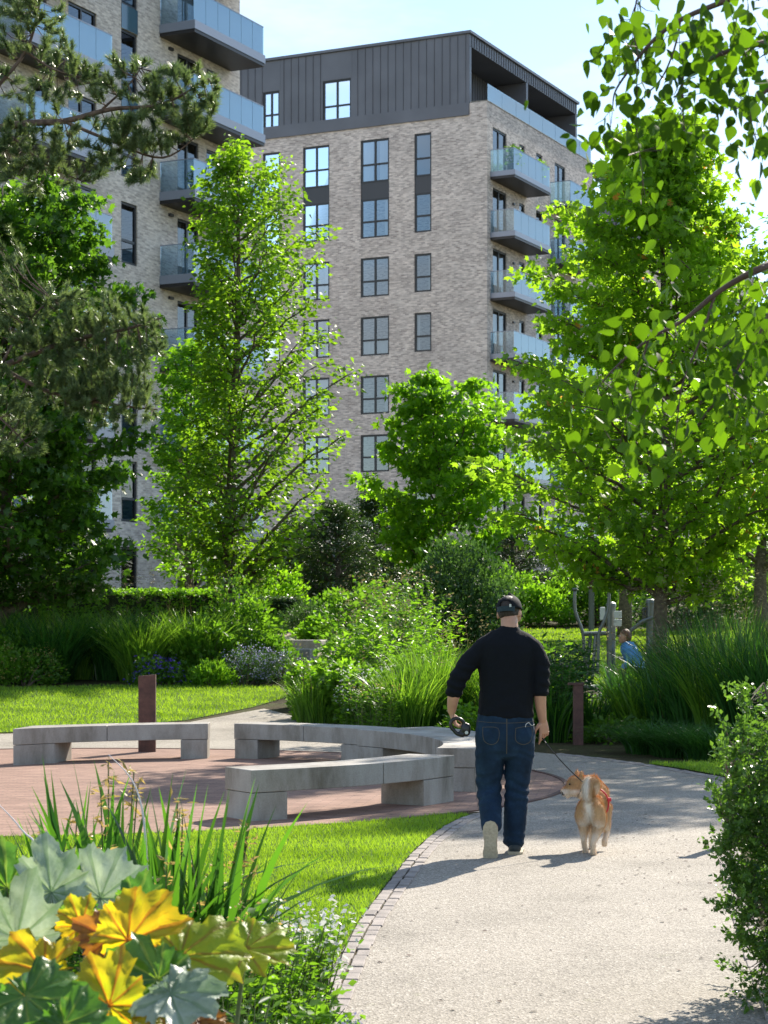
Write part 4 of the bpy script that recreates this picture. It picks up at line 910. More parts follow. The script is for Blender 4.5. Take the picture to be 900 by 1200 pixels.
# shrub close on the right
def sprays(lb, C, D):
    k = 26; N = len(C)*k; c = np.repeat(C, k, 0); d0 = np.repeat(unit(D+rng.normal(size=D.shape)*.45+np.array([-.25, 0, .25])), k, 0); t = rng.random(N)
    pos = c+d0*(t[:, None]-.3)*.13+rng.normal(size=(N, 3))*.008; d = d0*.6+rng.normal(size=(N, 3))*.6
    lb.add(*leaves(pos, d, rng.normal(size=(N, 3))*.6+np.array([0, 0, .5]), .026*(.6+.7*rng.random(N)), T_OV, np.clip(np.repeat(rng.random(len(C))*.55, k)+t*.38, 0, .93)))
SY = 8.6
regions('small_leaved_shrub', 'small leaved evergreen shrub leaning over the path, close at the right edge', 'shrub', (PX(935, SY), SY, 0),
  [(893, 835, 24, 26, SY, 13), (882, 885, 30, 38, SY, 36), (915, 880, 40, 60, SY, 46), (885, 940, 42, 40, SY, 73), (872, 965, 26, 34, SY, 33), (900, 1000, 50, 50, SY, 99), (880, 1045, 30, 34, SY, 42), (905, 1080, 36, 50, SY, 66), (915, 1140, 28, 40, SY, 46), (940, 960, 60, 130, SY, 86), (940, 1100, 40, 80, SY, 40), (852, 885, 8, 10, SY, 4), (846, 932, 8, 8, SY, 4), (850, 985, 8, 10, SY, 3), (842, 1002, 6, 6, SY, 2), (852, 1060, 8, 8, SY, 3), (868, 1105, 8, 10, SY, 3), (862, 1130, 8, 8, SY, 2), (880, 1165, 8, 8, SY, 3), (868, 815, 8, 10, SY, 4), (850, 850, 6, 8, SY, 2)],
  [([(935, 1168, SY), (925, 1080, SY), (905, 1000, SY), (880, 930, SY), (865, 880, SY)], (.014, .003)), ([(935, 1168, SY), (940, 1050, SY), (925, 930, SY), (905, 840, SY), (895, 800, SY)], (.014, .003)), ([(930, 1120, SY), (905, 1080, SY), (885, 1050, SY), (865, 1030, SY)], (.008, .002)), ([(938, 1100, SY), (960, 980, SY), (960, 880, SY)], (.012, .003)), ([(905, 1000, SY), (880, 975, SY), (855, 960, SY)], (.006, .002)), ([(935, 1150, SY), (915, 1130, SY), (900, 1120, SY)], (.006, .002))],
  0, sprays, 'shrubr', 'bark', tw=.0025, dj=.38)

# grass of the lawns, as one mass
def inpoly(pts, x, y):
    c = np.zeros(len(x), bool); n = len(pts)
    for i in range(n):
        x0, y0 = pts[i]; x1, y1 = pts[(i+1) % n]; m = ((y0 > y) != (y1 > y)); c ^= m & (x < (x1-x0)*(y-y0)/((y1-y0) or 1e-9)+x0)
    return c
def lawn_grass(poly, dens, h, w, bx, yx):
    x0, x1, y0, y1 = bx; N = int((x1-x0)*(y1-y0)*dens); x = rng.uniform(x0, x1, N); y = rng.uniform(y0, y1, N); k = inpoly(poly, x, y) & (np.abs(x) < .215*y+.5) & ~inpoly(BED, x, y); x, y = x[k], y[k]; N = len(x)
    a = rng.random(N)*2*pi; d = np.stack([np.cos(a)*.55, np.sin(a)*.55, np.full(N, 1.)], 1); lb = LB()
    pos = np.stack([x, y, g(y)+.008], 1); t = np.array([.42+.75*mnoise.noise(Vector((p[0]*1.2, p[1]*1.2, 0))) for p in pos[::1]]).clip(0, .6)+rng.random(N)*.33
    lb.add(*leaves(pos, d, rng.normal(size=(N, 3)), h*(.6+.7*rng.random(N)), (np.array([(-w/h/2, 0, 0), (w/h/2, 0, 0), (0, 1, 0)]), T_NEED[1]), t))
    prep(lb.build('grass', M['lawnb']), kind='stuff')
BED = [(-3.4, 5.), (-.52, 5.), (-.40, 7.0), (-.30, 8.6), (-.75, 9.3), (-1.3, 9.8), (-3.4, 10.4)]
sheet('planting_bed', BED, .016, M['soil'])
lawn_grass(near_lawn, 3400, .035, .007, (-3.6, .7, 8.5, 17.2), 0)
lawn_grass(left_lawn, 520, .055, .014, (-9.5, -1.6, 26.8, 39), 0)
lawn_grass(back_lawn, 160, .07, .03, (.6, 12, 38, 61), 0)
lawn_grass(corner_lawn, 1500, .05, .009, (3., 6, 16, 23.2), 0)

# a few plants that close the gap behind the man
bush('ground_shrub', 'leafy low shrub filling the bed behind the man\'s legs', PX(600, 27.6), 27.6, .8, .5, .6, 170, 12, .07, .08, T_OV, 'peren', cat='plant')
perennial('perennial', 'tall perennial just beyond the man\'s right arm, under his elbow', PX(628, 30.5), 30.5, .5, 1.2, 40, .11, T_OV, 'peren')
perennial('perennial', 'bushy perennial on the left of the central bed, middle height', PX(402, 29.8), 29.8, .45, 1.0, 44, .11, T_STAR, 'peren')
perennial('perennial', 'fine leaved perennial nearest the curved bench, centre of the bed', PX(440, 28.2), 28.2, .45, .75, 44, .08, T_LONG, 'peren', flower='straw', fl=.02)
perennial('perennial', 'light perennial with tiny yellow flowers at the middle of the central bed', PX(470, 30.6), 30.6, .5, 1.55, 40, .11, T_LONG, 'yel')
perennial('perennial', 'brown seeded tall perennial left of the willow shrub', PX(478, 36), 36, .5, 2.1, 34, .10, T_OV, 'peren', flower='strawdry', fl=.05)
perennial('perennial', 'brown seeded tall perennial over the centre of the bed, farther back', PX(435, 38), 38, .45, 2.0, 34, .10, T_OV, 'peren', flower='strawdry', fl=.05)

# ------------------------------------------------------------------ granite benches round the paved circle
BC = (-3.5, 20.2)
def arcpts(c, ri, ro, a0, a1, n, sk=lambda a: a):
    A = np.radians(np.linspace(a0, a1, n)); AO = np.radians([sk(v) for v in np.linspace(a0, a1, n)]); ro = np.linspace(ro[0], ro[1], n) if hasattr(ro, '__len__') else np.full(n, ro); ri = np.linspace(ri[0], ri[1], n) if hasattr(ri, '__len__') else np.full(n, ri)
    return [(c[0]+r*cos(a), c[1]+r*sin(a)) for a, r in zip(AO, ro)]+[(c[0]+r*cos(a), c[1]+r*sin(a)) for a, r in zip(A[::-1], ri[::-1])]
def bench(label, c, ri, ro, a0, a1, legs, joints=(.5,), sk=lambda a: a):
    am = radians((a0+a1)/2); r0 = 4.3; org = (c[0]+r0*cos(am), c[1]+r0*sin(am)); root = empty('stone_bench', (org[0], org[1], 0), 0, label, 'bench', 'granite benches round the paved circle')
    rel = lambda pts: [(x-org[0], y-org[1]) for x, y in pts]
    es = [0]+list(joints)+[1]
    for i in range(len(es)-1):
        u = a0+(a1-a0)*es[i]+(.06 if i else 0); v = a0+(a1-a0)*es[i+1]-(.06 if i < len(es)-2 else 0)
        L_ = lambda q, t: (q[0]+(q[1]-q[0])*t) if hasattr(q, '__len__') else q
        mb = MB(); mb.prism(rel(arcpts(c, (L_(ri, es[i]), L_(ri, es[i+1])), (L_(ro, es[i]), L_(ro, es[i+1])), u, v, 18, sk)), .236, .42); mb.build('seat_slab', M['granite'], root, bevel=.006)
    for (u, v) in legs:
        t0 = (u-a0)/(a1-a0); t1 = (v-a0)/(a1-a0); L_ = lambda q, t: (q[0]+(q[1]-q[0])*t) if hasattr(q, '__len__') else q
        mb = MB(); mb.prism(rel(arcpts(c, (L_(ri, t0)+.004, L_(ri, t1)+.004), (L_(ro, t0)-.004, L_(ro, t1)-.004), u, v, 5, sk)), 0, .232); mb.build('leg', M['granite'], root, bevel=.006)
bench('nearest curved granite bench, between the near lawn and the paved circle', BC, 4.16, 4.62, -58.3, -26.5, ((-58.2, -54), (-33.5, -26.6)), (.55,))
bench('curved granite bench on the far side of the circle, ending at the wide bench', BC, 4.08, 4.58, 37, 65, ((60.5, 64.9), (37.1, 42.5)))
bench('widest granite bench of the ring, standing just left of the man', BC, (4.12, 3.98), (4.52, 5.05), -14, 36.6, ((-13.9, -7.5), (29.5, 36.5)), (.5,))
LBC = (-1.21, 19.9)
bench('separate granite bench on the left, in front of the rusty post', LBC, 4.05, 4.5, 102.4, 136.9, ((102.5, 107.0), (129.0, 136.8)), sk=lambda a: 101.3+(a-102.4)*(129.5-101.3)/(136.9-102.4))

# ------------------------------------------------------------------ rusty steel posts
def post(label, x, y, w, d, h, cap=0, rz=0, slant=0):
    root = empty('steel_post', (x, y, gz(y)), rz, label, 'post'); mb = MB(); v = [(-w/2, -d/2), (w/2, -d/2), (w/2, d/2), (-w/2, d/2)]; n = len(mb.v)
    mb.prism(v, -.05, h); 
    for i in (4, 7): mb.v[i] = (mb.v[i][0], mb.v[i][1], h-slant)
    mb.build('shaft', M['rust'], root, bevel=.004)
    if cap: mb = MB(); mb.box(-w/2-cap, w/2+.01, -d/2-.01, d/2+.01, h+.001, h+.03); mb.build('cap', M['rust'], root, bevel=.004)
    return root
post('wide rusty steel post behind the left bench', PX(172.5, 25.1), 25.1, .215, .07, .97, slant=.02)
post('rusty steel post with flat cap between the man and the sedge mounds', PX(677.5, 26.7), 26.7, .125, .16, .79, cap=.07)
post('rusty steel post half hidden in the small leaved shrub at the right', PX(856, 14.6), 14.6, .07, .07, .62, cap=.03)
pr_ = empty('rusty_pole', (PX(693, 60), 60, gz(60)), 0, 'slim rusty pole with a grey lower half, behind the exercise machines', 'pole')
mb = MB(); mb.tube([(0, 0, 1.25), (0, 0, 3.8)], .085, 10); mb.build('shaft', M['rust'], pr_); mb = MB(); mb.tube([(0, 0, -.1), (0, 0, 1.24)], .085, 10); mb.build('lower_shaft', M['metal'], pr_)
bxr = empty('nest_box', (PX(285, 44.7), 44.7, 3.9), 0, 'pale box sign hanging at the slender tree trunk', 'box')
mb = MB(); mb.box(-.1, .1, -.06, .06, -.16, .12); mb.build('housing', M['curtain'], bxr, bevel=.01); mb = MB(); mb.box(-.13, .13, -.09, .09, .121, .15); mb.build('lid', M['metal'], bxr); mb = MB(); mb.box(-.19, -.14, -.02, .02, -.05, .0); mb.box(-.14, -.1, -.02, .02, -.05, .0); mb.build('bracket', M['metal'], bxr)

# ------------------------------------------------------------------ exercise machines
M['steel'] = plain('galvanised steel', (.15, .165, .16), .4, metal=.55, noise=.15, scale=6)
M['panelw'] = plain('pale instruction plate', (.55, .58, .55), .5)
GY = 38.0; gz0 = gz(GY)
def LP(px, py, Y=GY, o=None): q = P(px, py, Y); return (q.x-o[0], q.y-o[1], q.z-o[2])
o = (PX(716, GY), GY, gz0); mch = empty('exercise_machine', o, 0, 'grey steel walking machine with two upright handles and white plates', 'gym machine')
mb = MB(); mb.tube([(0, 0, -.1), (0, 0, 1.55)], .085, 14); mb.tube([(0, 0, 1.551), (0, 0, 1.60), (0, 0, 1.63)], [.098, .09, .04], 14); mb.build('post', M['steel'], mch, smooth=False)
f = lambda *q: LP(*q, o=o)
for pts, nm in (([f(673.5, 692), f(674, 716), f(683, 742), f(684.5, 765), f(686, 792)], 'handle'), ([f(713.5, 691, GY-.5), f(713, 712, GY-.5), f(708, 728, GY-.5), f(702, 742, GY-.5), f(701, 765, GY-.5), f(700, 790, GY-.5)], 'handle')):
    mb = MB(); mb.tube([Vector(q) for q in spline([tuple(p) for p in pts], 4)], .032, 8); mb.tube([pts[0], (pts[0][0], pts[0][1], pts[0][2]+.05)], .05, 8); mb.build(nm, M['steel'], mch, smooth=True)
mb = MB(); mb.tube([f(684, 743), f(716, 742)], .045, 8); mb.build('crossbar', M['steel'], mch)
for a, b in (((692, 744), (687, 800)), ((698, 744), (694, 796))): mb = MB(); mb.tube([f(*a), f(*b)], .035, 6); mb.build('pendulum', M['steel'], mch)
for y0, y1 in ((716, 724.5), (725.5, 734)): a = f(719.5, y1, GY-.12); b = f(728.5, y0, GY-.12); mb = MB(); mb.box(a[0], b[0], -.14, -.11, a[2], b[2]); mb.build('instruction_plate', M['panelw'], mch, bevel=.012)
a = f(703, 727); mb = MB(); mb.box(a[0], a[0]+.10, -.06, .06, a[2], a[2]+.25); mb.build('hub_box', M['panelw'], mch, bevel=.02)
for px in (686, 697): a = f(px, 803); mb = MB(); mb.box(a[0]-.09, a[0]+.09, -.35, .1, .02, .07); mb.build('foot_plate', M['steel'], mch, bevel=.01)
o2 = (PX(764, GY), GY+.2, gz(GY+.2)); m2 = empty('exercise_machine', o2, 0, 'second grey steel machine with a curved bar and seat beside the maple trunk', 'gym machine')
f = lambda *q: LP(*q, o=o2)
mb = MB(); mb.tube([(0, 0, -.1), (0, 0, 1.6)], .085, 14); mb.tube([(0, 0, 1.601), (0, 0, 1.66), (0, 0, 1.68)], [.1, .09, .04], 14); mb.build('post', M['steel'], m2)
mb = MB(); mb.tube([Vector(q) for q in spline([f(768, 723), f(752, 729), f(742, 737), f(725, 747)], 5)], .035, 8); mb.build('curved_bar', M['steel'], m2, smooth=True)
a = f(757, 712); mb = MB(); mb.box(a[0]-.05, a[0]+.04, -.06, .06, a[2]-.28, a[2]); mb.build('hub_box', M['frame'], m2, bevel=.02)
mb = MB(); mb.box(-.62, -.2, -.2, .2, .52, .58); mb.build('seat', M['steel'], m2, bevel=.015); mb = MB(); mb.tube([(-.40, 0, 0), (-.40, 0, .518)], .04, 8); mb.tube([(-.40, 0, .48), (-.06, 0, .48)], .035, 8); mb.build('seat_support', M['steel'], m2)

# ------------------------------------------------------------------ soft bodies: fused lofts
def limb(mb, pts, ra, rb=None, ref=(0, 1, 0), n=4, k=16):
    """tapered tube through pts, radius ra across and rb along ref"""
    rb = rb or ra; q = spline([tuple(p)+(a, b) for p, a, b in zip(pts, ra, rb)], n); N = len(q); s = len(mb.v); ref = Vector(ref)
    C_ = [Vector(p[:3]) for p in q]
    rings = []
    t0 = (C_[1]-C_[0]).normalized(); t1 = (C_[-1]-C_[-2]).normalized()
    R = [(C_[0]-t0*q[0][4]*.55, q[0][3]*.35, q[0][4]*.35, t0), (C_[0]-t0*q[0][4]*.35, q[0][3]*.75, q[0][4]*.75, t0)]
    for i in range(N): t = (C_[min(i+1, N-1)]-C_[max(i-1, 0)]).normalized(); R.append((C_[i], q[i][3], q[i][4], t))
    R += [(C_[-1]+t1*q[-1][4]*.35, q[-1][3]*.75, q[-1][4]*.75, t1), (C_[-1]+t1*q[-1][4]*.55, q[-1][3]*.35, q[-1][4]*.35, t1)]
    for c, a, b, t in R:
        v = ref-t*ref.dot(t); v = v.normalized() if v.length > 1e-4 else t.orthogonal().normalized(); u = v.cross(t)
        for j in range(k): an = 2*pi*j/k; mb.v.append(tuple(c+u*a*cos(an)+v*b*sin(an)))
    for i in range(len(R)-1):
        for j in range(k): z = (j+1) % k; mb.f.append((s+i*k+j, s+i*k+z, s+(i+1)*k+z, s+(i+1)*k+j))
    mb.f.append(tuple(s+j for j in range(k-1, -1, -1))); m = s+(len(R)-1)*k; mb.f.append(tuple(m+j for j in range(k)))
def fuse(name, mb, mat, parent, voxel=.008, smooth=4, extra=None, disp=None):
    me = bpy.data.meshes.new(name); me.from_pydata([tuple(v) for v in mb.v], [], mb.f); ob = bpy.data.objects.new('tmp', me); COL.objects.link(ob)
    r_ = ob.modifiers.new('r', 'REMESH'); r_.mode = 'VOXEL'; r_.voxel_size = voxel
    if smooth: s_ = ob.modifiers.new('s', 'SMOOTH'); s_.iterations = smooth; s_.factor = .5
    dg = bpy.context.evaluated_depsgraph_get(); ev = ob.evaluated_get(dg); m2 = bpy.data.meshes.new_from_object(ev); bpy.data.objects.remove(ob)
    n = len(m2.vertices); co = np.empty(n*3, np.float32); m2.vertices.foreach_get('co', co); co = co.reshape(-1, 3).astype(float)
    no = np.empty(n*3, np.float32); m2.vertices.foreach_get('normal', no); no = no.reshape(-1, 3)
    if disp: co = co+no*np.array([disp(Vector(c)) for c in co])[:, None]
    F4 = []; F3 = []
    for p in m2.polygons: (F4 if len(p.vertices) == 4 else F3).append(tuple(p.vertices))
    if extra:
        b = len(co); co = np.concatenate([co, np.array(extra.v)]); G_ = {}
        for f_ in extra.f: G_.setdefault(len(f_), []).append([i+b for i in f_])
        Fs = [np.array(F4, int).reshape(-1, 4), np.array(F3, int).reshape(-1, 3)]+[np.array(v) for v in G_.values()]
    else: Fs = [np.array(F4, int).reshape(-1, 4), np.array(F3, int).reshape(-1, 3)]
    bpy.data.meshes.remove(m2)
    o_ = mesh_np(name, co, Fs, mat, parent, smooth=True); o_['_n'] = n
    return o_, co, no
def hand(ex, mb, wrist, d, nrm, thumb, curl, L_=.18, spread=.0):
    """palm goes into mb (fused), fingers into ex. d: towards fingers, nrm: back of the hand, thumb: side of the thumb"""
    wrist = Vector(wrist); d = Vector(d).normalized(); nrm = Vector(nrm); nrm = (nrm-d*nrm.dot(d)).normalized(); sd = d.cross(nrm); sd = sd if sd.dot(Vector(thumb)) > 0 else -sd; pl = L_*.5
    limb(mb, [wrist-d*.02, wrist+d*pl*.35, wrist+d*pl*.8, wrist+d*pl], [.027, .038, .042, .038], [.019, .018, .014, .012], ref=nrm)
    for i, (off, ln) in enumerate(((.030, .46), (.010, .51), (-.011, .48), (-.031, .38))):
        p = wrist+d*pl*.88+sd*off; fl = L_*ln; a = 0; dirv = d+sd*(off*spread); pts = [p]; c = curl[i] if hasattr(curl, '__len__') else curl
        for seg, w in enumerate((.42, .32, .26)):
            a += c*(.8, 1.0, .8)[seg]; dd = (d*cos(a)-nrm*sin(a)+sd*off*spread).normalized(); p = p+dd*fl*w; pts.append(p)
        ex.tube(pts, [.0098, .0090, .0082, .0066], 8)
        ex.ell(tuple(pts[-1]), (.0066, .0066, .0066), k=8, m=5)
    p = wrist+d*pl*.22+sd*.026; t1 = (d*.62+sd*.62-nrm*.35).normalized(); p1 = p+t1*.045; t2 = (d*.9+sd*.15-nrm*.5).normalized(); p2 = p1+t2*.032; p3 = p2+t2*.024
    ex.tube([p-t1*.01, p1, p2, p3], [.015, .012, .0105, .008], 8); ex.ell(tuple(p3), (.008, .008, .008), k=8, m=5)
M['skin'] = plain('skin', (.50, .27, .18), .5, spec=.35, noise=.08, scale=18)
M['knit'] = plain('black knit sweater', (.006, .0075, .011), .9, spec=.18, bump=.3, bscale=220)
M['hair'] = plain('dark brown hair', (.028, .017, .011), .6, bump=.8, bscale=120)
M['cap'] = plain('black cap cloth', (.007, .008, .010), .85, spec=.2, bump=.2, bscale=200)
M['teal'] = plain('teal cap strap', (.006, .022, .024), .7)
M['shoe'] = plain('dark shoe leather', (.02, .03, .035), .6); M['sole'] = plain('cream shoe sole', (.42, .36, .25), .7, noise=.15, scale=60, bump=.5, bscale=90)
M['black'] = plain('black plastic', (.008, .008, .009), .35); M['eye'] = plain('eye white', (.6, .6, .58), .3)
def denim():
    m, t, p, o = newmat('blue denim'); L = t.links.new; tc = nd(t, 'ShaderNodeTexCoord'); n = nd(t, 'ShaderNodeTexNoise', Scale=7.0, Detail=8.0, Roughness=.7); n2 = nd(t, 'ShaderNodeTexNoise', Scale=260.0)
    r = ramp(t, [(.3, (.006, .015, .030)), (.55, (.011, .029, .058)), (.8, (.026, .060, .112))]); b = nd(t, 'ShaderNodeBump', Strength=.3, Distance=.003)
    L(tc.outputs['Object'], n.inputs[0]); L(tc.outputs['Object'], n2.inputs[0]); L(n.outputs[0], r.inputs[0]); L(r.outputs[0], p.inputs[0]); L(n2.outputs[0], b.inputs['Height']); L(b.outputs[0], p.inputs['Normal']); p.inputs['Roughness'].default_value = .85; p.inputs['Specular IOR Level'].default_value = .2
    return m
M['denim'] = denim()
MYD = 14.05; MX = PX(595, MYD); K_ = MYD/F
def m(px, py, dy=0.): return ((px-595)*K_*(MYD+dy)/MYD+dy*((595-450)/F)*0, dy, (1000.2-py)*K_)
def man():
    root = empty('person', (MX, MYD, 0), 0, 'man seen from behind in black sweater, jeans and backwards cap, walking away down the path', 'person')
    mb = MB(); ex = MB()
    Rh = (Vector((0, 1, 0)).rotation_difference(Vector((.30, .88, -.36)))).to_matrix(); hc = Vector(m(597.5, 717, .075)); H_ = lambda x, y, z: tuple(hc+Rh @ Vector((x, y, z)))
    # head with jaw, nose, ears, brow, lips; neck; trunk; arms; legs: one surface
    mb.ell(H_(0, -.012, .012), (.076, .094, .100), Rh, 20, 12); mb.ell(H_(0, .030, -.050), (.055, .060, .062), Rh, 16, 10); mb.ell(H_(0, .100, -.022), (.012, .020, .022), Rh, 10, 6); mb.ell(H_(0, .078, .02), (.05, .018, .014), Rh, 10, 6); mb.ell(H_(0, .086, -.060), (.024, .009, .007), Rh, 10, 6)
    for s in (-1, 1): mb.ell(H_(s*.079, -.002, -.016), (.010, .022, .034), Rh, 10, 7); mb.ell(H_(s*.05, .055, -.025), (.024, .03, .03), Rh, 10, 6)
    limb(mb, [m(597, 745, -.005), m(597, 735, .0), m(597, 728, .025), m(597, 720, .05)], [.075, .062, .060, .058], [.070, .062, .062, .062])
    limb(mb, [m(592, 875), m(592, 845), m(593, 815), m(594, 785), m(595, 760), m(596, 746)], [.16, .165, .155, .160, .155, .09], [.11, .11, .105, .115, .115, .08])
    AL = [m(567, 761), m(547, 777, -.02), m(535.5, 798, -.035), m(531, 818, -.01), m(529.5, 834, .03)]; AR = [m(622, 761), m(633.5, 777, -.01), m(633.5, 798, -.02), m(633, 820, 0), m(636, 843, .03)]
    for A_ in (AL, AR): limb(mb, A_, [.052, .050, .046, .042, .029], [.052, .050, .046, .044, .034])
    hand(ex, mb, m(529.5, 836, .032), (.35, .15, -1), (-.9, .1, -.2), (.2, 1, 0), (.75, .8, .85, .9), .175)
    hand(ex, mb, m(636.5, 845, .032), (.12, .1, -1), (.45, -.85, 0), (-.8, -.1, 0), (.22, .45, .6, .7), .18, 2.0)
    LL = [m(574, 868), m(573, 895, .02), m(573, 925, .04), m(573.5, 948, -.10), m(574, 968, -.24)]; RL = [m(611, 868), m(607, 895, .03), m(605, 925, .04), m(603.5, 955, .02), m(602.5, 988, .0)]
    for L_ in (LL, RL): limb(mb, L_, [.085, .078, .062, .055, .042], [.09, .082, .062, .058, .045])
    limb(mb, [m(574, 966, -.25), m(573, 975, -.28), m(572.5, 995, -.27)], [.04, .042, .04], [.04, .03, .02])
    limb(mb, [m(602.5, 990, -.03), m(603, 994, .06), m(604, 996, .18)], [.04, .042, .04], [.035, .03, .022], ref=(0, 0, 1))
    fuse('body', mb, M['skin'], root, .007, 3, ex)
    for s in (-1, 1):
        e = MB(); e.ell(H_(s*.031, .083, .002), (.0125, .0125, .0125)); eo = e.build('eye', M['eye'], root, smooth=True); e = MB(); e.ell(H_(s*.031, .0945, .001), (.006, .004, .006)); e.build('iris', M['black'], eo, smooth=True)
    # hair below the cap
    hb = MB(); hb.ell(H_(0, -.020, .014), (.0795, .095, .097), Rh, 20, 12); hb.ell(H_(0, -.05, -.035), (.064, .052, .038), Rh, 16, 8)
    ho, co, no = fuse('hair', hb, M['hair'], root, .006, 2, disp=lambda c: .002*mnoise.noise(c*60))
    # cap: dome with the arched opening at the back, strap, peak in front
    cb = MB(); n = len(cb.v); K = 40; Mz = 14
    def dome(th, ph, r=1.0): return H_(.0865*r*cos(ph)*cos(th), -.014+.108*r*cos(ph)*sin(th), .010+.022*sin(th)+.108*r*max(sin(ph), 0)**.9-.03*(ph < 0))
    for i in range(Mz):
        for j in range(K): cb.v.append(dome(2*pi*j/K, (pi/2)*i/(Mz-.6)))
    for i in range(Mz-1):
        for j in range(K):
            th = 2*pi*(j+.5)/K; ph = (pi/2)*(i+.5)/(Mz-.6); da = abs((th-1.5*pi+pi) % (2*pi)-pi)
            if (da/.50)**2+(ph/.50)**2 < 1 and ph > .04: continue
            q = (j+1) % K; cb.f.append((n+i*K+j, n+i*K+q, n+(i+1)*K+q, n+(i+1)*K+j))
    cb.f.append(tuple(n+(Mz-1)*K+j for j in range(K)))
    cap = cb.build('cap', M['cap'], root, smooth=True); so = cap.modifiers.new('s', 'SOLIDIFY'); so.thickness = .004; so.offset = 1
    bb = MB(); st = [1.5*pi-.80+1.60*i/16 for i in range(17)]
    for i in range(16):
        a, b = st[i], st[i+1]; p = [dome(a, -.02, 1.05), dome(b, -.02, 1.05), dome(b, .055, 1.05), dome(a, .055, 1.05)]; bb.quad(*p)
    so = bb.build('strap', M['teal'], cap); q = so.modifiers.new('s', 'SOLIDIFY'); q.thickness = .003
    bk = MB(); c = Vector(dome(1.5*pi+.42, .06, 1.09)); bk.box(c.x-.007, c.x+.007, c.y-.004, c.y+.002, c.z-.010, c.z+.010); bk.build('buckle', M['panelw'], cap)
    vb = MB(); vp = [dome(pi/2-.75+1.5*i/12, .0, 1.0) for i in range(13)]; vo = [H_(.085*sin(-(-.9+1.8*i/12)*1.0)*-1*-1, .085+.075*cos(-.9+1.8*i/12), .012) for i in range(13)][::1]
    for i in range(12): vb.quad(vp[i], vp[i+1], vo[i+1], vo[i])
    vv = vb.build('peak', M['cap'], cap, smooth=True); q = vv.modifiers.new('s', 'SOLIDIFY'); q.thickness = .004
    # sweater
    sb = MB()
    limb(sb, [m(592.5, 838), m(593, 825), m(594, 805), m(594, 785), m(594.5, 768), m(595, 755), m(596, 745), m(597, 738)], [.196, .192, .192, .200, .212, .208, .150, .085], [.142, .138, .132, .136, .140, .130, .104, .078])
    for a, b in ((566, -1), (623, 1)): limb(sb, [m(596+b*4, 746), m(596+b*16, 750), m(a, 757.5), m(a+b*5, 764)], [.055, .060, .064, .066], [.075, .082, .084, .080])
    limb(sb, [m(565, 761), m(550, 775, -.015), m(537.5, 794, -.03), m(532.5, 808, -.025), m(531.3, 814, -.02)], [.066, .068, .066, .060, .053], [.080, .072, .068, .062, .055])
    limb(sb, [m(625, 761), m(632, 775, -.01), m(633.5, 792, -.02), m(633, 806, -.015), m(632.5, 811, -.01)], [.066, .068, .064, .062, .058], [.080, .072, .066, .062, .058])
    def wr(c):
        a = abs(c.x)-.18; k = .0045*mnoise.noise(Vector((c.x*7+3, c.y*9, c.z*14)))+.0025*mnoise.noise(c*32)
        if a > 0: k += .005*sin(c.z*85+c.x*30+3*mnoise.noise(c*8))*min(a*14, 1)*(1 if c.z < 1.32 else .2)
        else: k += .0035*sin((c.z+c.x*.5*(1 if c.x > 0 else -1))*55+4*mnoise.noise(c*5))*max(0, min(1, (1.2-c.z)*4))
        return k
    fuse('sweater', sb, M['knit'], root, .0075, 4, disp=wr)
    # jeans
    jb = MB()
    limb(jb, [m(592.5, 832), m(592, 845), m(592, 862), m(592, 878)], [.185, .200, .212, .205], [.128, .136, .145, .13])
    for s in (-1, 1): jb.ell(m(592+s*17, 864, -.045), (.095, .09, .10))
    limb(jb, [m(575, 868), m(574, 888, .01), m(573.5, 908, .035), m(573.5, 926, .035), m(574, 942, -.05), m(574, 958, -.15), m(574, 966, -.20)], [.104, .102, .094, .086, .080, .074, .070], [.125, .112, .098, .088, .080, .072, .068])
    limb(jb, [m(609.5, 868), m(609, 888, .02), m(607, 908, .03), m(606, 926, .03), m(604.5, 948, .02), m(603, 972, .0), m(602, 987, -.01)], [.104, .100, .090, .084, .082, .078, .074], [.125, .112, .098, .090, .086, .084, .082])
    def wj(c):
        z = c.z; k = .004*mnoise.noise(c*12)+.002*mnoise.noise(c*40); a = max(0, 1-abs(z-.44)/.16)+max(0, 1-z/.20)*1.1+max(0, 1-abs(z-.70)/.07)*.6
        return k+.0065*a*sin(z*95+c.x*(25 if c.x > 0 else -25)+5*mnoise.noise(c*6))
    jo, co, no = fuse('jeans', jb, M['denim'], root, .0075, 3, disp=wj)
    from mathutils.bvhtree import BVHTree
    bv = BVHTree.FromPolygons([tuple(c) for c in co], [tuple(p.vertices) for p in jo.data.polygons])
    def proj(px, py): q = m(px, py); h = bv.ray_cast(Vector((q[0], -1, q[2])), Vector((0, 1, 0))); return (q[0], (h[0].y if h[0] else 0)-.0015, q[2])
    M['stitch'] = plain('faded stitching', (.10, .085, .06), .8); M['label'] = plain('pale stitched emblem', (.55, .55, .52), .7)
    def stitch(pts, nm, mat, r=.0017):
        q = spline(pts, 6); mb_ = MB(); mb_.tube([proj(*a) for a in q], r, 4); mb_.build(nm, mat, jo)
    stitch([(592.5, 841), (592.5, 860), (592.5, 882)], 'back_seam', M['stitch'], .003); stitch([(559, 844.5), (575, 845.5), (592, 846), (610, 845.5), (626, 844.5)], 'yoke_seam', M['stitch'])
    stitch([(565, 851), (582, 852), (582.5, 866), (575, 871), (566, 866), (565, 851)], 'back_pocket', M['stitch'], .002); stitch([(603, 852), (621, 851), (621, 866), (612, 871), (603, 866), (603, 852)], 'back_pocket', M['stitch'], .002)
    stitch([(614.5, 851), (615.5, 847.5), (619, 846), (621, 848.5), (624, 849.5), (626.5, 848)], 'emblem', M['label'], .0028)
    stitch([(556, 900), (558, 930), (561, 950)], 'side_seam', M['stitch'])
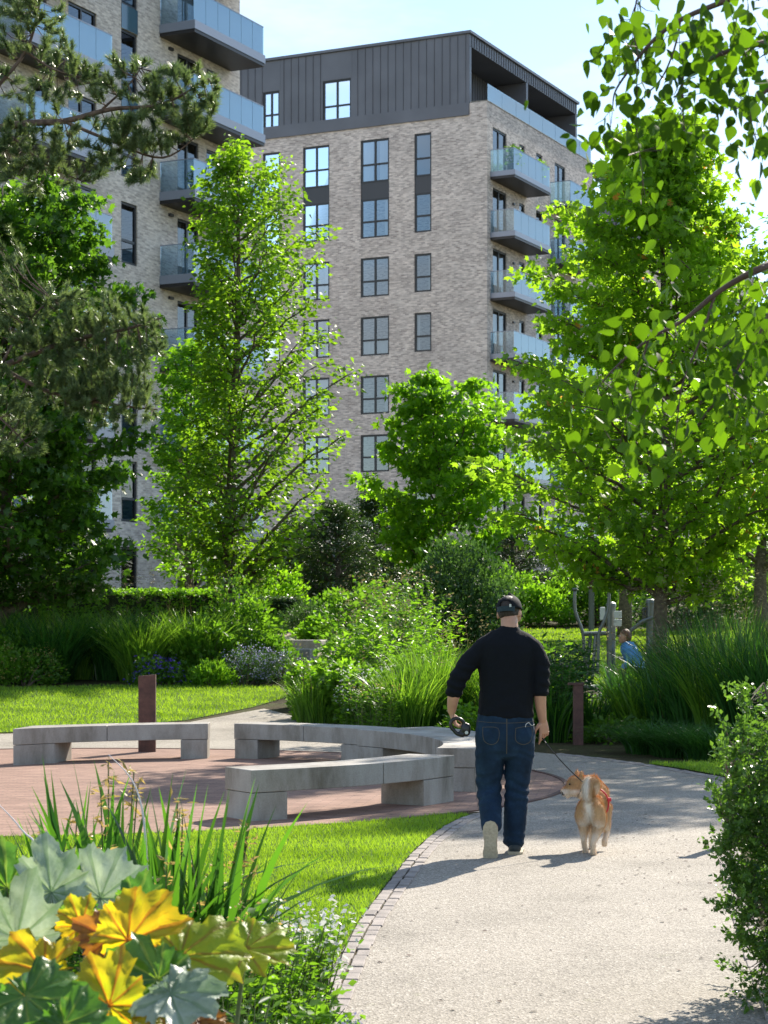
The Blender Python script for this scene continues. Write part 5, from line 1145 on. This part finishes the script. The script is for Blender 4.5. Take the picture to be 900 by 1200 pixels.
    # shoes
    sh = MB(); limb(sh, [m(574, 963, -.235), m(572.5, 974, -.275), m(572, 990, -.268), m(572, 997, -.262)], [.038, .043, .046, .036], [.036, .036, .032, .024]); so, _, _ = fuse('shoe', sh, M['shoe'], root, .006, 3)
    sb = MB(); cx = Vector(m(571.8, 979, -.312)); sp = []
    out = [(0, .128), (.026, .118), (.040, .09), (.043, .05), (.036, .0), (.034, -.04), (.042, -.085), (.040, -.112), (.022, -.126), (0, -.13)]
    prof = out+[(-x*.92, z) for x, z in out[-2:0:-1]]; k = len(prof); n = 0
    for dy in (-.012, .012):
        for x, z in prof: sb.v.append((cx.x-x*1.18, cx.y+dy+.018*abs(z)/.13, cx.z+z))
    sb.f.append(tuple(range(k))); sb.f.append(tuple(range(2*k-1, k-1, -1)))
    for i in range(k): j = (i+1) % k; sb.f.append((i, j, k+j, k+i))
    sb.build('sole', M['sole'], so, bevel=.004)
    sh = MB(); limb(sh, [m(603, 992.5, -.055), m(603.5, 993, .04), m(605, 995, .15), m(606, 996.5, .21)], [.043, .044, .047, .036], [.045, .044, .034, .022], ref=(0, 0, 1)); so, _, _ = fuse('shoe', sh, M['shoe'], root, .006, 3)
    sb = MB(); sb.prism([(.045-.045, -.105), (.03+.05, -.11), (.10, -.08), (.105, .02), (.125, .14), (.10, .225), (.05, .23), (.015, .15), (.0, .02)], .0, .024); sb.build('sole', M['sole'], so, bevel=.005)
    return root
man()
# the lead: reel in the left hand, cord in the right hand down to the dog
def leashes():
    c = m(541.5, 855, .0); r = empty('leash_reel', (MX+c[0], MYD+c[1]-.0, c[2]), 0, 'black retractable lead reel held in the man\'s left hand', 'leash reel')
    Rr = Vector((0, 0, 1)).rotation_difference(Vector((-.62, 0, .62))).to_matrix()
    b = MB()
    limb(b, [tuple(Rr @ Vector(q)) for q in ((.035, 0, -.035), (.02, 0, -.02), (0, 0, -.01))], [.040, .050, .044], [.018, .020, .017]); limb(b, [tuple(Rr @ Vector((.045*cos(a), 0, .045+.050*sin(a)))) for a in np.linspace(-pi*.62, pi*1.0, 12)], [.013]*12, [.014]*12); limb(b, [tuple(Rr @ Vector(q)) for q in ((-.04, 0, .045), (-.045, 0, .01), (-.02, 0, -.03))], [.013, .014, .02], [.014, .014, .018])
    fuse('casing', b, M['black'], r, .005, 3)
    b = MB(); b.tube([(.030, -.021, -.018), (.030, -.024, -.018)], .012, 12); b.build('brake_button', M['panelw'], r)
    h = Vector(m(640, 871, .02))+Vector((MX, MYD, 0)); d = Vector((PX(686.5, 14.28), 14.28, .462)); sag = [h.lerp(d, t)+Vector((0, 0, -.015*sin(pi*t))) for t in np.linspace(0, 1, 9)]
    r = empty('dog_lead', tuple(h), 0, 'thin black lead running from the man\'s right hand to the dog', 'dog lead')
    b = MB(); b.tube([q-h for q in sag], .0045, 6); b.build('cord', M['black'], r, smooth=True); b = MB(); b.tube([d-h, d-h+Vector((.004, .0, -.02)), d-h+Vector((.012, .01, -.03))], .007, 6); b.build('clip', M['black'], r)
    b = MB(); b.tube([Vector((0, 0, 0)), Vector((-.02, .02, .03)), Vector((-.03, .05, .05)), Vector((-.05, .1, .03))], .0045, 6); b.build('slack', M['black'], r)
leashes()

# ------------------------------------------------------------------ the dog
def dog():
    M['fur'], t, p, o_ = newmat('fox red and white fur'); at = nd(t, 'ShaderNodeAttribute', attribute_name='fur'); t.links.new(at.outputs['Color'], p.inputs[0]); p.inputs['Roughness'].default_value = .8; p.inputs['Specular IOR Level'].default_value = .2; M['fur'] = M['fur']
    DX, DY = PX(691, 13.98), 13.98; root = empty('dog', (DX, DY, 0), 0, 'fox red dog with curled white tail on a lead, head turned left', 'dog')
    Fv = Vector((.27, .96, 0)).normalized(); Rt = Vector((Fv.y, -Fv.x, 0)); R0 = Vector((0, 0, .335)); S0 = R0+Fv*.34+Vector((0, 0, .005))
    b = MB()
    limb(b, [R0+Fv*.00, R0+Fv*.09, R0+Fv*.17, R0+Fv*.26, S0+Vector((0, 0, .0)), S0+Fv*.07+Vector((0, 0, .01))], [.074, .077, .073, .086, .082, .056], [.080, .074, .074, .100, .104, .068], ref=(0, 0, 1))
    A = lambda l, f, z: tuple(Rt*l+Fv*f+Vector((0, 0, z)))
    for s, q in ((-1, [(-.040, .045, .33), (-.052, .06, .26), (-.050, .085, .195), (-.046, .035, .125), (-.043, .015, .10), (-.042, .045, .045), (-.040, .065, .018)]), (1, [(.045, .005, .33), (.056, .01, .26), (.055, .03, .19), (.044, -.055, .12), (.040, -.085, .10), (.037, -.075, .045), (.034, -.05, .018)])):
        limb(b, [A(*x) for x in q], [.052, .058, .042, .024, .021, .0175, .021], [.072, .078, .056, .027, .023, .019, .022]); e = q[-1]; limb(b, [A(e[0], e[1]-.01, .014), A(e[0], e[1]+.035, .013)], [.022, .020], [.013, .012], ref=(0, 0, 1))
    for q in ([(-.05, .33, .30), (-.052, .32, .22), (-.05, .345, .13), (-.048, .34, .05), (-.048, .35, .016)], [(.058, .33, .30), (.062, .30, .21), (.066, .33, .135), (.066, .265, .092), (.064, .235, .07)]):
        limb(b, [A(*x) for x in q], [.045, .034, .022, .018, .021], [.06, .042, .024, .019, .021])
        e = q[-1]; limb(b, [A(e[0], e[1]-.005, e[2]), A(e[0], e[1]+(.035 if e[2] < .03 else .0), e[2]-(.0 if e[2] < .03 else .03))], [.021, .019], [.014, .013], ref=(0, 0, 1))
    hd = Vector((-.050, .395, .452)); limb(b, [S0+Fv*.02+Vector((0, 0, .03)), S0+Vector((-.045, .06, .085)), hd+Vector((.035, .0, -.015)), hd], [.088, .086, .078, .066], [.094, .088, .078, .066])
    b.ell(tuple(hd), (.072, .068, .068)); b.ell(tuple(hd+Vector((-.018, -.022, -.028))), (.062, .062, .046))
    ml = Vector((-.92, -.28, -.48)).normalized(); limb(b, [hd+ml*.03, hd+ml*.075, hd+ml*.115], [.048, .034, .024], [.044, .029, .021]); limb(b, [hd+ml*.03+Vector((0, 0, -.02)), hd+ml*.065+Vector((.005, 0, -.034)), hd+ml*.095+Vector((.01, 0, -.040))], [.030, .020, .013], [.015, .012, .009], ref=(0, 0, 1))
    for s, e in ((-1, (-.022, .034)), (1, (.020, -.030))):
        q = hd+Vector((e[0]*.6+.010, e[1]*1.1, .045)); limb(b, [q, q+Vector((.006, 0, .03)), q+Vector((.008, 0, .056))], [.028, .019, .007], [.014, .011, .006], ref=(1, 0, 0))
    tl = [(-.005, -.01, .385), (-.016, -.062, .415), (-.020, -.075, .458), (-.010, -.055, .498), (.018, -.02, .515), (.046, .012, .498), (.054, .03, .460), (.045, .04, .425)]
    limb(b, tl, [.026, .031, .034, .033, .031, .028, .024, .016], ref=(1, 0, 0))
    ob, co, no = fuse('body', b, M['fur'], root, .0065, 4, disp=lambda c: .0018*mnoise.noise(c*45))
    n = len(co); fr = np.array([Fv.x, Fv.y, 0]); rt = np.array([Rt.x, Rt.y, 0]); f = co@fr; l = co@rt; z = co[:, 2]; nf = no@fr; nz_ = no[:, 2]
    red = np.array([.58, .36, .17]); lite = np.array([.72, .56, .38]); whi = np.array([.86, .79, .70]); drk = np.array([.44, .22, .09])
    w = np.zeros(n); nn = np.array([mnoise.noise(Vector(c)*22) for c in co])*.35
    w = np.maximum(w, np.clip(1.25-np.abs(l)/.040+nn, 0, 1)*np.clip(-nf*2.2, 0, 1)*(z < .37)*np.clip((z-.14)*12, 0, 1))       # buttocks and inner thighs
    w = np.maximum(w, np.clip(-nz_*2-.2, 0, 1)*(z > .12)*.9); w = np.maximum(w, np.clip((.20-z)*6+nn, 0, .55))
    tw_ = np.array([min((Vector(c)-Vector(q)).length for q in tl[1:5]) for c in co]); on = (tw_ < .046) & (z > .38) & (f < .02); w[on] = np.maximum(w[on], np.clip(1.25-(l[on]+.0)/.02, .1, 1))
    hm = (co-np.array(hd+ml*.04)); face = (np.linalg.norm(co-np.array(hd+ml*.05), axis=1) < .085); w[face] = np.maximum(w[face], np.clip((-(hm[face, 2])/.018), 0, .95))
    colr = red[None]*(1-w[:, None])+whi[None]*w[:, None]; side = np.clip((.33-z)*4, 0, .6)*(1-w); colr = colr*(1-side[:, None])+lite[None]*side[:, None]
    top = np.clip((nz_-.35)*1.3, 0, .75)*(z > .3)*(1-w); colr = colr*(1-top[:, None])+drk[None]*top[:, None]*1.3
    nose = np.linalg.norm(co-np.array(hd+ml*.127), axis=1) < .017; colr[nose] = (.01, .01, .01)
    mouth = (np.linalg.norm(co-np.array(hd+ml*.085+Vector((.004, 0, -.02))), axis=1) < .016); colr[mouth] = (.08, .02, .02)
    # short coat: one hair pair per surface point, in the same mesh
    nh = 2; idx = np.repeat(np.arange(n), nh); N = len(idx); base = co[idx]+rng.normal(size=(N, 3))*.003; nrm = no[idx]
    flow = -fr[None]*.8+np.array([0, 0, -.75]); tan = flow-nrm*np.sum(flow*nrm, 1)[:, None]; d = unit(tan+nrm*.38+rng.normal(size=(N, 3))*.18); sd = unit(np.cross(d, nrm+.001)); ln = np.where(tw_[idx] < .05, .034, .016)*(.7+.6*rng.random(N))
    onlow = z[idx] < .16; ln = np.where(onlow, .007, ln); hw = .0011
    hv = np.stack([base-sd*hw, base+sd*hw, base+d*ln[:, None]], 1).reshape(-1, 3); hf = np.arange(N*3).reshape(-1, 3)+n
    f4 = [tuple(p.vertices) for p in ob.data.polygons if len(p.vertices) == 4]; f3 = [tuple(p.vertices) for p in ob.data.polygons if len(p.vertices) == 3]
    bpy.data.objects.remove(ob); ob = mesh_np('body', np.concatenate([co, hv]), [np.array(f4, int).reshape(-1, 4), np.array(f3, int).reshape(-1, 3), hf], M['fur'], root, smooth=True)
    ca = ob.data.attributes.new('fur', 'FLOAT_COLOR', 'POINT'); cc = np.concatenate([colr, np.repeat(colr[idx]*(.8+.45*rng.random((N, 1))), 3, 0)]); ca.data.foreach_set('color', np.concatenate([cc, np.ones((len(cc), 1))], 1).astype(np.float32).ravel())
    for s in ((-.052, -.043, .010), (-.051, .036, .012)):
        e = MB(); e.ell(tuple(hd+Vector(s)+Vector((-.004, -.006, .0))), (.007, .007, .007)); e.build('eye', M['black'], root, smooth=True)
    M['red'] = plain('red webbing', (.55, .03, .05), .6); c = R0+Fv*.235; b = MB(); b.tube([c+Rt*.094*cos(a)+Vector((0, 0, .108*sin(a))) for a in np.linspace(0, 2*pi, 25)], .0055, 6, cap=False); hs = b.build('harness', M['red'], root, smooth=True)
    b = MB(); q = c+Rt*.096+Vector((0, 0, .03)); b.box(q.x-.012, q.x+.016, q.y-.015, q.y+.012, q.z-.012, q.z+.014); b.build('harness_buckle', M['red'], hs, bevel=.004)
    b = MB(); cl = hd+Vector((.045, .0, -.02)); ax = Vector((-.75, .2, .45)).normalized(); u = ax.orthogonal().normalized(); v = ax.cross(u); b.tube([cl+u*.077*cos(a)+v*.077*sin(a) for a in np.linspace(0, 2*pi, 21)], .006, 6, cap=False); b.build('collar', M['black'], root, smooth=True)
dog()

# ------------------------------------------------------------------ person sitting at the machine
def sitter():
    Y = 37.6; X = PX(742, Y); z0 = gz(Y); M['bluetop'] = plain('blue jacket', (.09, .27, .55), .8, noise=.15, scale=9); M['trouser'] = plain('dark trousers', (.03, .035, .045), .85); M['hair2'] = plain('red brown hair', (.13, .05, .025), .6)
    q = lambda px, py, dy=0: tuple(P(px, py, Y+dy)-Vector((X, Y, z0)))
    r = empty('person', (X, Y, z0), 0, 'small seated person in a blue jacket bending forward at the exercise machines', 'person'); b = MB(); ex = MB()
    b.ell(q(731, 746), (.085, .10, .115)); b.ell(q(729, 749, -.06), (.02, .03, .02)); b.ell(q(725.5, 748), (.02, .02, .018)); b.ell(q(728, 751, 0), (.05, .06, .05)); b.ell(q(733, 746, -.10), (.02, .012, .03)); b.ell(q(733, 746, .10), (.02, .012, .03)); limb(b, [q(733, 751), q(737, 758)], [.05, .06]); limb(b, [q(736, 759), q(742, 771), q(748, 786)], [.12, .13, .13], [.15, .15, .14])
    for s in (-1, 1):
        limb(b, [q(736, 760, s*.17), q(737, 774, s*.19), q(729, 783, s*.15)], [.05, .045, .033]); hand(ex, b, q(728, 783.5, s*.15), (-1, 0, -.3), (0, 0, 1), (0, -s, 0), .7, .16)
        limb(b, [q(748, 788, s*.10), q(733, 785, s*.13), q(731, 798, s*.13), q(732, 807, s*.13)], [.085, .07, .055, .045]); limb(b, [q(733, 808, s*.13), q(727, 809, s*.13)], [.045, .04], [.035, .03])
    fuse('body', b, M['skin'], r, .012, 3, ex); b = MB(); limb(b, [q(735, 758), q(742, 771), q(749, 787)], [.15, .165, .16], [.185, .18, .165])
    for s in (-1, 1): limb(b, [q(736, 760, s*.17), q(737, 774, s*.20), q(730, 782.5, s*.16)], [.075, .066, .052])
    fuse('jacket', b, M['bluetop'], r, .013, 3, disp=lambda c: .01*mnoise.noise(c*14)); b = MB()
    for s in (-1, 1): limb(b, [q(749, 788, s*.10), q(733, 784.5, s*.13), q(731, 797, s*.13), q(732, 806, s*.13)], [.105, .09, .075, .065])
    fuse('trousers', b, M['trouser'], r, .013, 3); b = MB(); b.ell(q(733, 743.5), (.095, .112, .105)); b.ell(q(736, 747), (.07, .10, .09)); fuse('hair', b, M['hair2'], r, .012, 2, disp=lambda c: .008*mnoise.noise(c*30))
    for s in (-1, 1): b = MB(); b.ell(q(727, 745.5, s*.045), (.012, .012, .012)); b.build('eye', M['eye'], r, smooth=True); b = MB(); limb(b, [q(734, 808, s*.13), q(727, 809, s*.13)], [.055, .05], [.045, .038]); fuse('shoe', b, M['shoe'], r, .012, 2)
sitter()

# ------------------------------------------------------------------ near planting, lower left
def veinmat(name, base1, base2, vein, trans, tcol, rough=.4):
    m_, t, p, o = newmat(name); L = t.links.new; at = nd(t, 'ShaderNodeAttribute', attribute_name='tint'); tc = nd(t, 'ShaderNodeTexCoord'); n = nd(t, 'ShaderNodeTexNoise', Scale=6.5, Detail=8.0, Roughness=.7)
    r = ramp(t, [(.22, [c*.45 for c in base1]), (.34, base1), (.66, base2), (.80, [min(1, c*1.25) for c in base2])]); L(tc.outputs['Object'], n.inputs[0]); L(n.outputs[0], r.inputs[0]); mx = nd(t, 'ShaderNodeMixRGB'); mx.inputs[2].default_value = c4(vein); L(at.outputs['Fac'], mx.inputs[0]); L(r.outputs[0], mx.inputs[1]); L(mx.outputs[0], p.inputs[0]); p.inputs['Roughness'].default_value = rough
    tr = nd(t, 'ShaderNodeBsdfTranslucent'); mu = nd(t, 'ShaderNodeMixRGB', blend_type='MULTIPLY'); mu.inputs[0].default_value = 1; mu.inputs[2].default_value = c4(tcol); L(mx.outputs[0], mu.inputs[1]); L(mu.outputs[0], tr.inputs[0])
    ms = nd(t, 'ShaderNodeMixShader'); ms.inputs[0].default_value = trans; L(p.outputs[0], ms.inputs[1]); L(tr.outputs[0], ms.inputs[2]); L(ms.outputs[0], o.inputs[0])
    n2 = nd(t, 'ShaderNodeTexNoise', Scale=60.0, Detail=3.0); b = nd(t, 'ShaderNodeBump', Strength=.6, Distance=.006); L(tc.outputs['Object'], n2.inputs[0]); L(n2.outputs[0], b.inputs['Height']); L(b.outputs[0], p.inputs['Normal']); return m_
M['bl_yel'] = veinmat('yellowing lobed leaf', (.33, .38, .02), (.62, .42, .02), (.40, .13, .02), .6, (1.55, 1.5, .7)); M['bl_org'] = veinmat('rusty lobed leaf', (.28, .12, .02), (.42, .20, .03), (.20, .06, .02), .5, (1.4, 1.2, .8))
M['bl_grn'] = veinmat('green lobed leaf', (.03, .10, .015), (.09, .21, .03), (.17, .26, .06), .42, (2.2, 2.2, .9), .32); M['bl_lime'] = veinmat('yellow green lobed leaf', (.20, .32, .02), (.42, .46, .03), (.30, .20, .04), .55, (1.7, 1.6, .8)); M['bl_sil_sky'] = veinmat('silvery lobed leaf with sky sheen', (.15, .23, .13), (.46, .52, .43), (.18, .27, .15), .28, (1.3, 1.4, 1.0), .4)  # silvery leaf: base colour raised to hold the sky's reflection as well
lob = [(-150, .45), (-112, .72), (-72, .70), (-36, .92), (0, 1.0), (36, .92), (72, .70), (112, .72), (150, .45)]
def bigleaf(root, c, d, n, size, mat, seed, base, curl=.22, fold=.15):
    rs = random.Random(seed); c = Vector(c); d = Vector(d).normalized(); n = Vector(n); n = (n-d*n.dot(d)).normalized(); x = d.cross(n); NA, NR = 108, 9; V_ = []; T_ = []
    ph = [rs.uniform(.9, 1.1) for _ in lob]; w1 = rs.uniform(0, 6)
    for i in range(NA+1):
        a = -178+356*i/NA; best = min(range(len(lob)), key=lambda k: abs(a-lob[k][0])); da = abs(a-lob[best][0]); r = lob[best][1]*ph[best]*(1-.20*min(1, da/19)**1.1); r += (.06 if i % 5 == 0 else -.03 if i % 4 == 2 else 0)*(.6+.8*rs.random())
        for j in range(NR+1):
            q = j/NR; rr = r*q; X = rr*sin(radians(a)); Yy = rr*cos(radians(a)); vein = max(0, 1-da/(1.2+4.5*(1-q)))
            z = fold*abs(X)-curl*(rr**2)*.9+.05*sin(a*.10+w1)*q+.07*(min(da, 18)/18-.3)*q+.035*sin(rr*13+a*.16+w1)*q+.022*sin(rr*31+a*.31)*q-.015*vein; V_.append(tuple(c+(x*X+d*Yy+n*z)*size))
    F_ = []
    for i in range(NA):
        a = -178+356*(i+.5)/NA; da = min(abs(a-k[0]) for k in lob)
        for j in range(NR): q = i*(NR+1)+j; F_.append((q, q+1, q+NR+2, q+NR+1)); T_.append(min(1, 1.25*max(0, 1-da/(2.6+6*(1-(j+.5)/NR)**2))) if j else .9)
    lf = mesh_np('leaf', np.array(V_), np.array(F_), M[mat], root, tint=np.array(T_), smooth=True)
    b = MB(); p0 = Vector(base); b.tube([p0, p0.lerp(c, .55)+Vector((0, 0, .06)), c-n*.004], [.010, .008, .005], 6, cap=False); b.build('stalk', M['stem'] if mat != 'bl_yel' else M['twig'], lf, smooth=True)
def lobed(name, label, px, Y, leavesd):
    X = PX(px, Y); r = empty(name, (X, Y, 0), 0, label, 'plant')
    for i, (lx, ly, lY, d, n, s, mt) in enumerate(leavesd):
        s = s*1.15
        c = P(lx, ly, lY)-Vector((X, Y, 0)); bigleaf(r, c, d, n, s, mt, i*7+int(px), (random.uniform(-.06, .06), random.uniform(-.05, .05), 0))
lobed('lobed_leaf_plant', 'big lobed plant with silvery leaves, sky sheen in their colour, behind the yellow ones, lower left', 70, 5.9, [
    (60, 1045, 5.7, (-.15, .1, 1), (.15, -1, .35), .135, 'bl_sil_sky'), (118, 1052, 5.8, (.35, .1, 1), (-.1, -1, .30), .145, 'bl_sil_sky'), (20, 1100, 5.3, (.2, -.3, .8), (.2, -.8, .7), .15, 'bl_sil_sky'), (75, 1075, 5.6, (.1, -.7, .4), (0, -.3, 1), .13, 'bl_grn'), (8, 1040, 5.9, (-.4, -.2, .6), (.1, -.8, .5), .13, 'bl_grn'), (150, 1075, 5.9, (.7, 0, .5), (0, -.7, .6), .12, 'bl_sil_sky')])
lobed('lobed_leaf_plant', 'big lobed plant with glowing yellow and orange leaves, lower left', 120, 4.9, [
    (150, 1102, 4.8, (.55, .25, .75), (-.25, -.8, .45), .135, 'bl_yel'), (128, 1178, 4.5, (-.35, .1, .9), (.3, -.9, .35), .12, 'bl_yel'), (52, 1138, 4.7, (-1, .1, .25), (.0, -.7, .6), .125, 'bl_yel'), (128, 1100, 5.0, (-.9, .1, .5), (.1, -.8, .5), .09, 'bl_org'), (95, 1085, 5.1, (-.3, .2, .7), (.1, -.8, .5), .075, 'bl_yel'), (178, 1180, 4.7, (.8, -.3, -.1), (0, -.5, .8), .09, 'bl_yel')])
lobed('lobed_leaf_plant', 'big lobed plant with a long yellow green leaf reaching right over the grass', 230, 4.9, [
    (212, 1120, 4.9, (1, .12, .16), (-.1, -.62, .78), .150, 'bl_lime'), (288, 1112, 5.2, (1, .15, .12), (-.05, -.55, .8), .125, 'bl_lime'), (160, 1062, 5.5, (.2, .2, .9), (-.2, -.8, .4), .09, 'bl_grn'), (185, 1148, 4.7, (-.5, -.1, .35), (0, -.75, .65), .12, 'bl_grn'), (200, 1165, 4.5, (.7, -.5, -.15), (0, -.6, .8), .125, 'bl_sil_sky'), (232, 1198, 4.6, (.5, -.5, -.3), (.1, -.5, .8), .09, 'bl_org')])
lobed('lobed_leaf_plant', 'dark green lobed leaves filling the bottom left corner', 20, 4.4, [
    (30, 1168, 4.3, (.55, -.45, -.25), (.1, -.65, .75), .145, 'bl_grn'), (-5, 1190, 4.4, (-.6, -.4, -.2), (.0, -.6, .8), .13, 'bl_grn'), (75, 1200, 4.2, (.5, -.3, -.4), (.1, -.7, .6), .12, 'bl_grn'), (18, 1130, 4.9, (-.3, -.6, .3), (0, -.5, .9), .11, 'bl_grn')])
def iris(label, px, Y, fan, h, n, wid, heads):
    X = PX(px, Y); r = empty('iris_plant', (X, Y, 0), 0, label, 'plant', 'iris clumps in the near bed')
    lb = LB(); a = rng.uniform(-.35, .35, n); k = rng.random(n); lean = np.stack([(k-.5+fan*.28)*2.2*np.cos(a), np.sin(a)-.15], 1); ml_ = np.clip(np.linalg.norm(lean, axis=1), .15, 1); lean /= np.linalg.norm(lean, axis=1)[:, None]
    base = np.stack([rng.normal(size=n)*.09+fan*.05, rng.normal(size=n)*.08, np.zeros(n)], 1); hh = h*rng.uniform(.72, 1.10, n); bend = (np.abs(rng.normal(size=n))*.30+.07)*ml_
    blades(lb, base, hh, wid*rng.uniform(.7, 1.2, n), lean, bend, 9, rng.random(n)*.92, rng.normal(size=n)*.8+.3); lb.build('leaves', M['iris'], r)
    b = MB(); T_ = []
    for hx, hy in heads:
        q = P(hx, hy, Y)-Vector((X, Y, 0)); b.tube([(q.x*.2, 0, 0), (q.x*.55, 0, q.z*.5), tuple(q)], [.004, .0035, .0025], 5)
        for dz in (0, -.06, -.12): T_.append((q.x+random.uniform(-.012, .012), q.y, q.z+dz))
    if heads:
        b.build('flower_stalks', M['stem'], r); lb = LB(); rnd_leaves(lb, np.array(T_), 8, .014, .038, T_LONG, up=.3, droop=-.1, flat=.8); prep(lb.build('seed_flowers', M['straw'], r), kind='stuff')
iris('upright iris clump with the tallest leaf, in front of the left bench', 130, 7.1, 0, 1.07, 64, .066, [(127, 893), (157, 905), (118, 925), (124, 978), (162, 918)])
iris('iris clump at the far left of the near bed, thin leaves', 70, 7.3, -.5, .98, 40, .050, [(50, 978), (90, 962), (62, 1002)])
iris('iris clump leaning right towards the bench foot', 205, 6.9, .5, 1.04, 60, .066, [(208, 940), (214, 952), (292, 972), (226, 1015), (290, 988)])
iris('low iris clump between the two tall ones', 180, 6.6, .4, .92, 48, .060, [(128, 1000), (196, 1010)])
iris('small iris clump at the right side of the near bed', 240, 6.9, .2, .86, 32, .052, [(262, 1010), (243, 1024)])
for i, (px, Y, r_, h, ns, ls, T, mt, fl, fs, lab) in enumerate((
    (20, 6.9, .30, .72, 40, .045, T_OV, 'grassd', None, 0, 'dark leafy filler behind the silvery leaves at the left edge'), (95, 6.7, .3, .74, 40, .045, T_OV, 'peren', None, 0, 'leafy filler between silvery leaves and irises'), (190, 6.3, .3, .66, 46, .04, T_OV, 'peren', 'straw', .012, 'fine plant with straw flowers below the middle irises'),
    (250, 6.7, .3, .62, 46, .04, T_OV, 'peren', 'straw', .012, 'fine plant with straw flowers below the right irises'), (300, 7.2, .26, .52, 46, .04, T_LONG, 'peren', None, 0, 'feathery green plant at the edge of the near lawn'), (270, 6.0, .3, .46, 50, .045, T_LONG, 'grey', None, 0, 'grey green wispy plant above the lime leaf'),
    (352, 7.9, .20, .42, 46, .034, T_OV, 'peren', 'white', .026, 'little white flowered plant on the near lawn edge'), (330, 6.9, .25, .34, 50, .04, T_OV, 'peren', None, 0, 'low leafy plant below the white flowered one'), (300, 5.6, .26, .30, 52, .04, T_OV, 'peren', 'yel', .022, 'lime flowered spurge at the bottom left of the path'),
    (235, 5.0, .22, .36, 52, .035, T_OV, 'peren', 'yel', .020, 'lime flowered spurge beneath the lobed leaves'), (360, 6.4, .22, .22, 40, .045, T_LONG, 'peren', None, 0, 'low green filler by the path corner'), (385, 7.4, .16, .14, 30, .03, T_OV, 'peren', 'lilac', .014, 'tiny creeping plant spilling onto the path setts'), (150, 5.6, .3, .62, 40, .045, T_OV, 'grassd', None, 0, 'dark leafy filler between silver and yellow lobed leaves'), (280, 7.7, .25, .40, 40, .035, T_OV, 'peren', 'straw', .012, 'fine yellowish plant at the back edge of the near bed'))):
    perennial('bed_plant', lab, PX(px, Y), Y, r_, h, ns, ls, T, M and mt, flower=fl, fl=fs or .02, nf=10, nl=16, lean=.3)
for px, Y, h, n, w, lab, mt in ((332, 6.2, .38, 12, .036, 'short lime strap leaved plant at the right end of the near bed', 'yel'), (372, 6.8, .26, 120, .010, 'wispy grass tuft beside the path setts', 'grassb'), (300, 6.3, .40, 120, .011, 'wispy grass tuft below the white flowers', 'grassb'), (345, 5.7, .3, 150, .011, 'wispy grass tuft at the bottom of the near bed', 'grassb'), (255, 5.5, .42, 120, .012, 'wispy grass tuft right of the lobed leaves', 'grassd')):
    tuft('grass_tuft', lab, PX(px, Y), Y, .25, h, n, w, (.2, .7), mt, cat='grass tuft')
def stem_thing(label, pts, Y, r, mt): q = [P(a, b, Y) for a, b in pts]; b0 = q[0]; mb = MB(); mb.tube([x-Vector((b0.x, Y, 0)) for x in [Vector(v) for v in spline([tuple(v) for v in q], 5)]], [r*1.7*(1-i/(5*(len(q)-1)+1))+.0006 for i in range(5*(len(q)-1)+1)], 6); o_ = mb.build('bleached_leaf', M[mt], smooth=True, loc=(b0.x, Y, 0)); prep(o_, label, 'leaf')
M['bleach'] = plain('bleached leaf', (.72, .66, .68), .6)
stem_thing('long bleached leaf standing up at the left edge', [(75, 1240), (52, 1020), (25, 972), (-6, 938)], 6.6, .0035, 'bleach'); stem_thing('bleached leaf tip among the tallest iris leaves', [(175, 1240), (172, 1010), (160, 925), (127, 884)], 6.9, .0035, 'bleach')
# fallen bits on the path
mb = MB()
for i in range(240): x = random.choice([random.uniform(-.1, 2.2), random.gauss(2.0, .2)]); y = random.uniform(8.3, 17); s = random.uniform(.008, .022); a = random.random()*6; mb.poly([(x+s*cos(a), y+s*sin(a), .008), (x+s*.5*cos(a+1.7), y+s*.5*sin(a+1.7), .012), (x-s*cos(a), y-s*sin(a), .009), (x-s*.5*cos(a+1.7), y-s*.5*sin(a+1.7), .008)])
prep(mb.build('leaf_litter', M['pinebark']), kind='stuff')
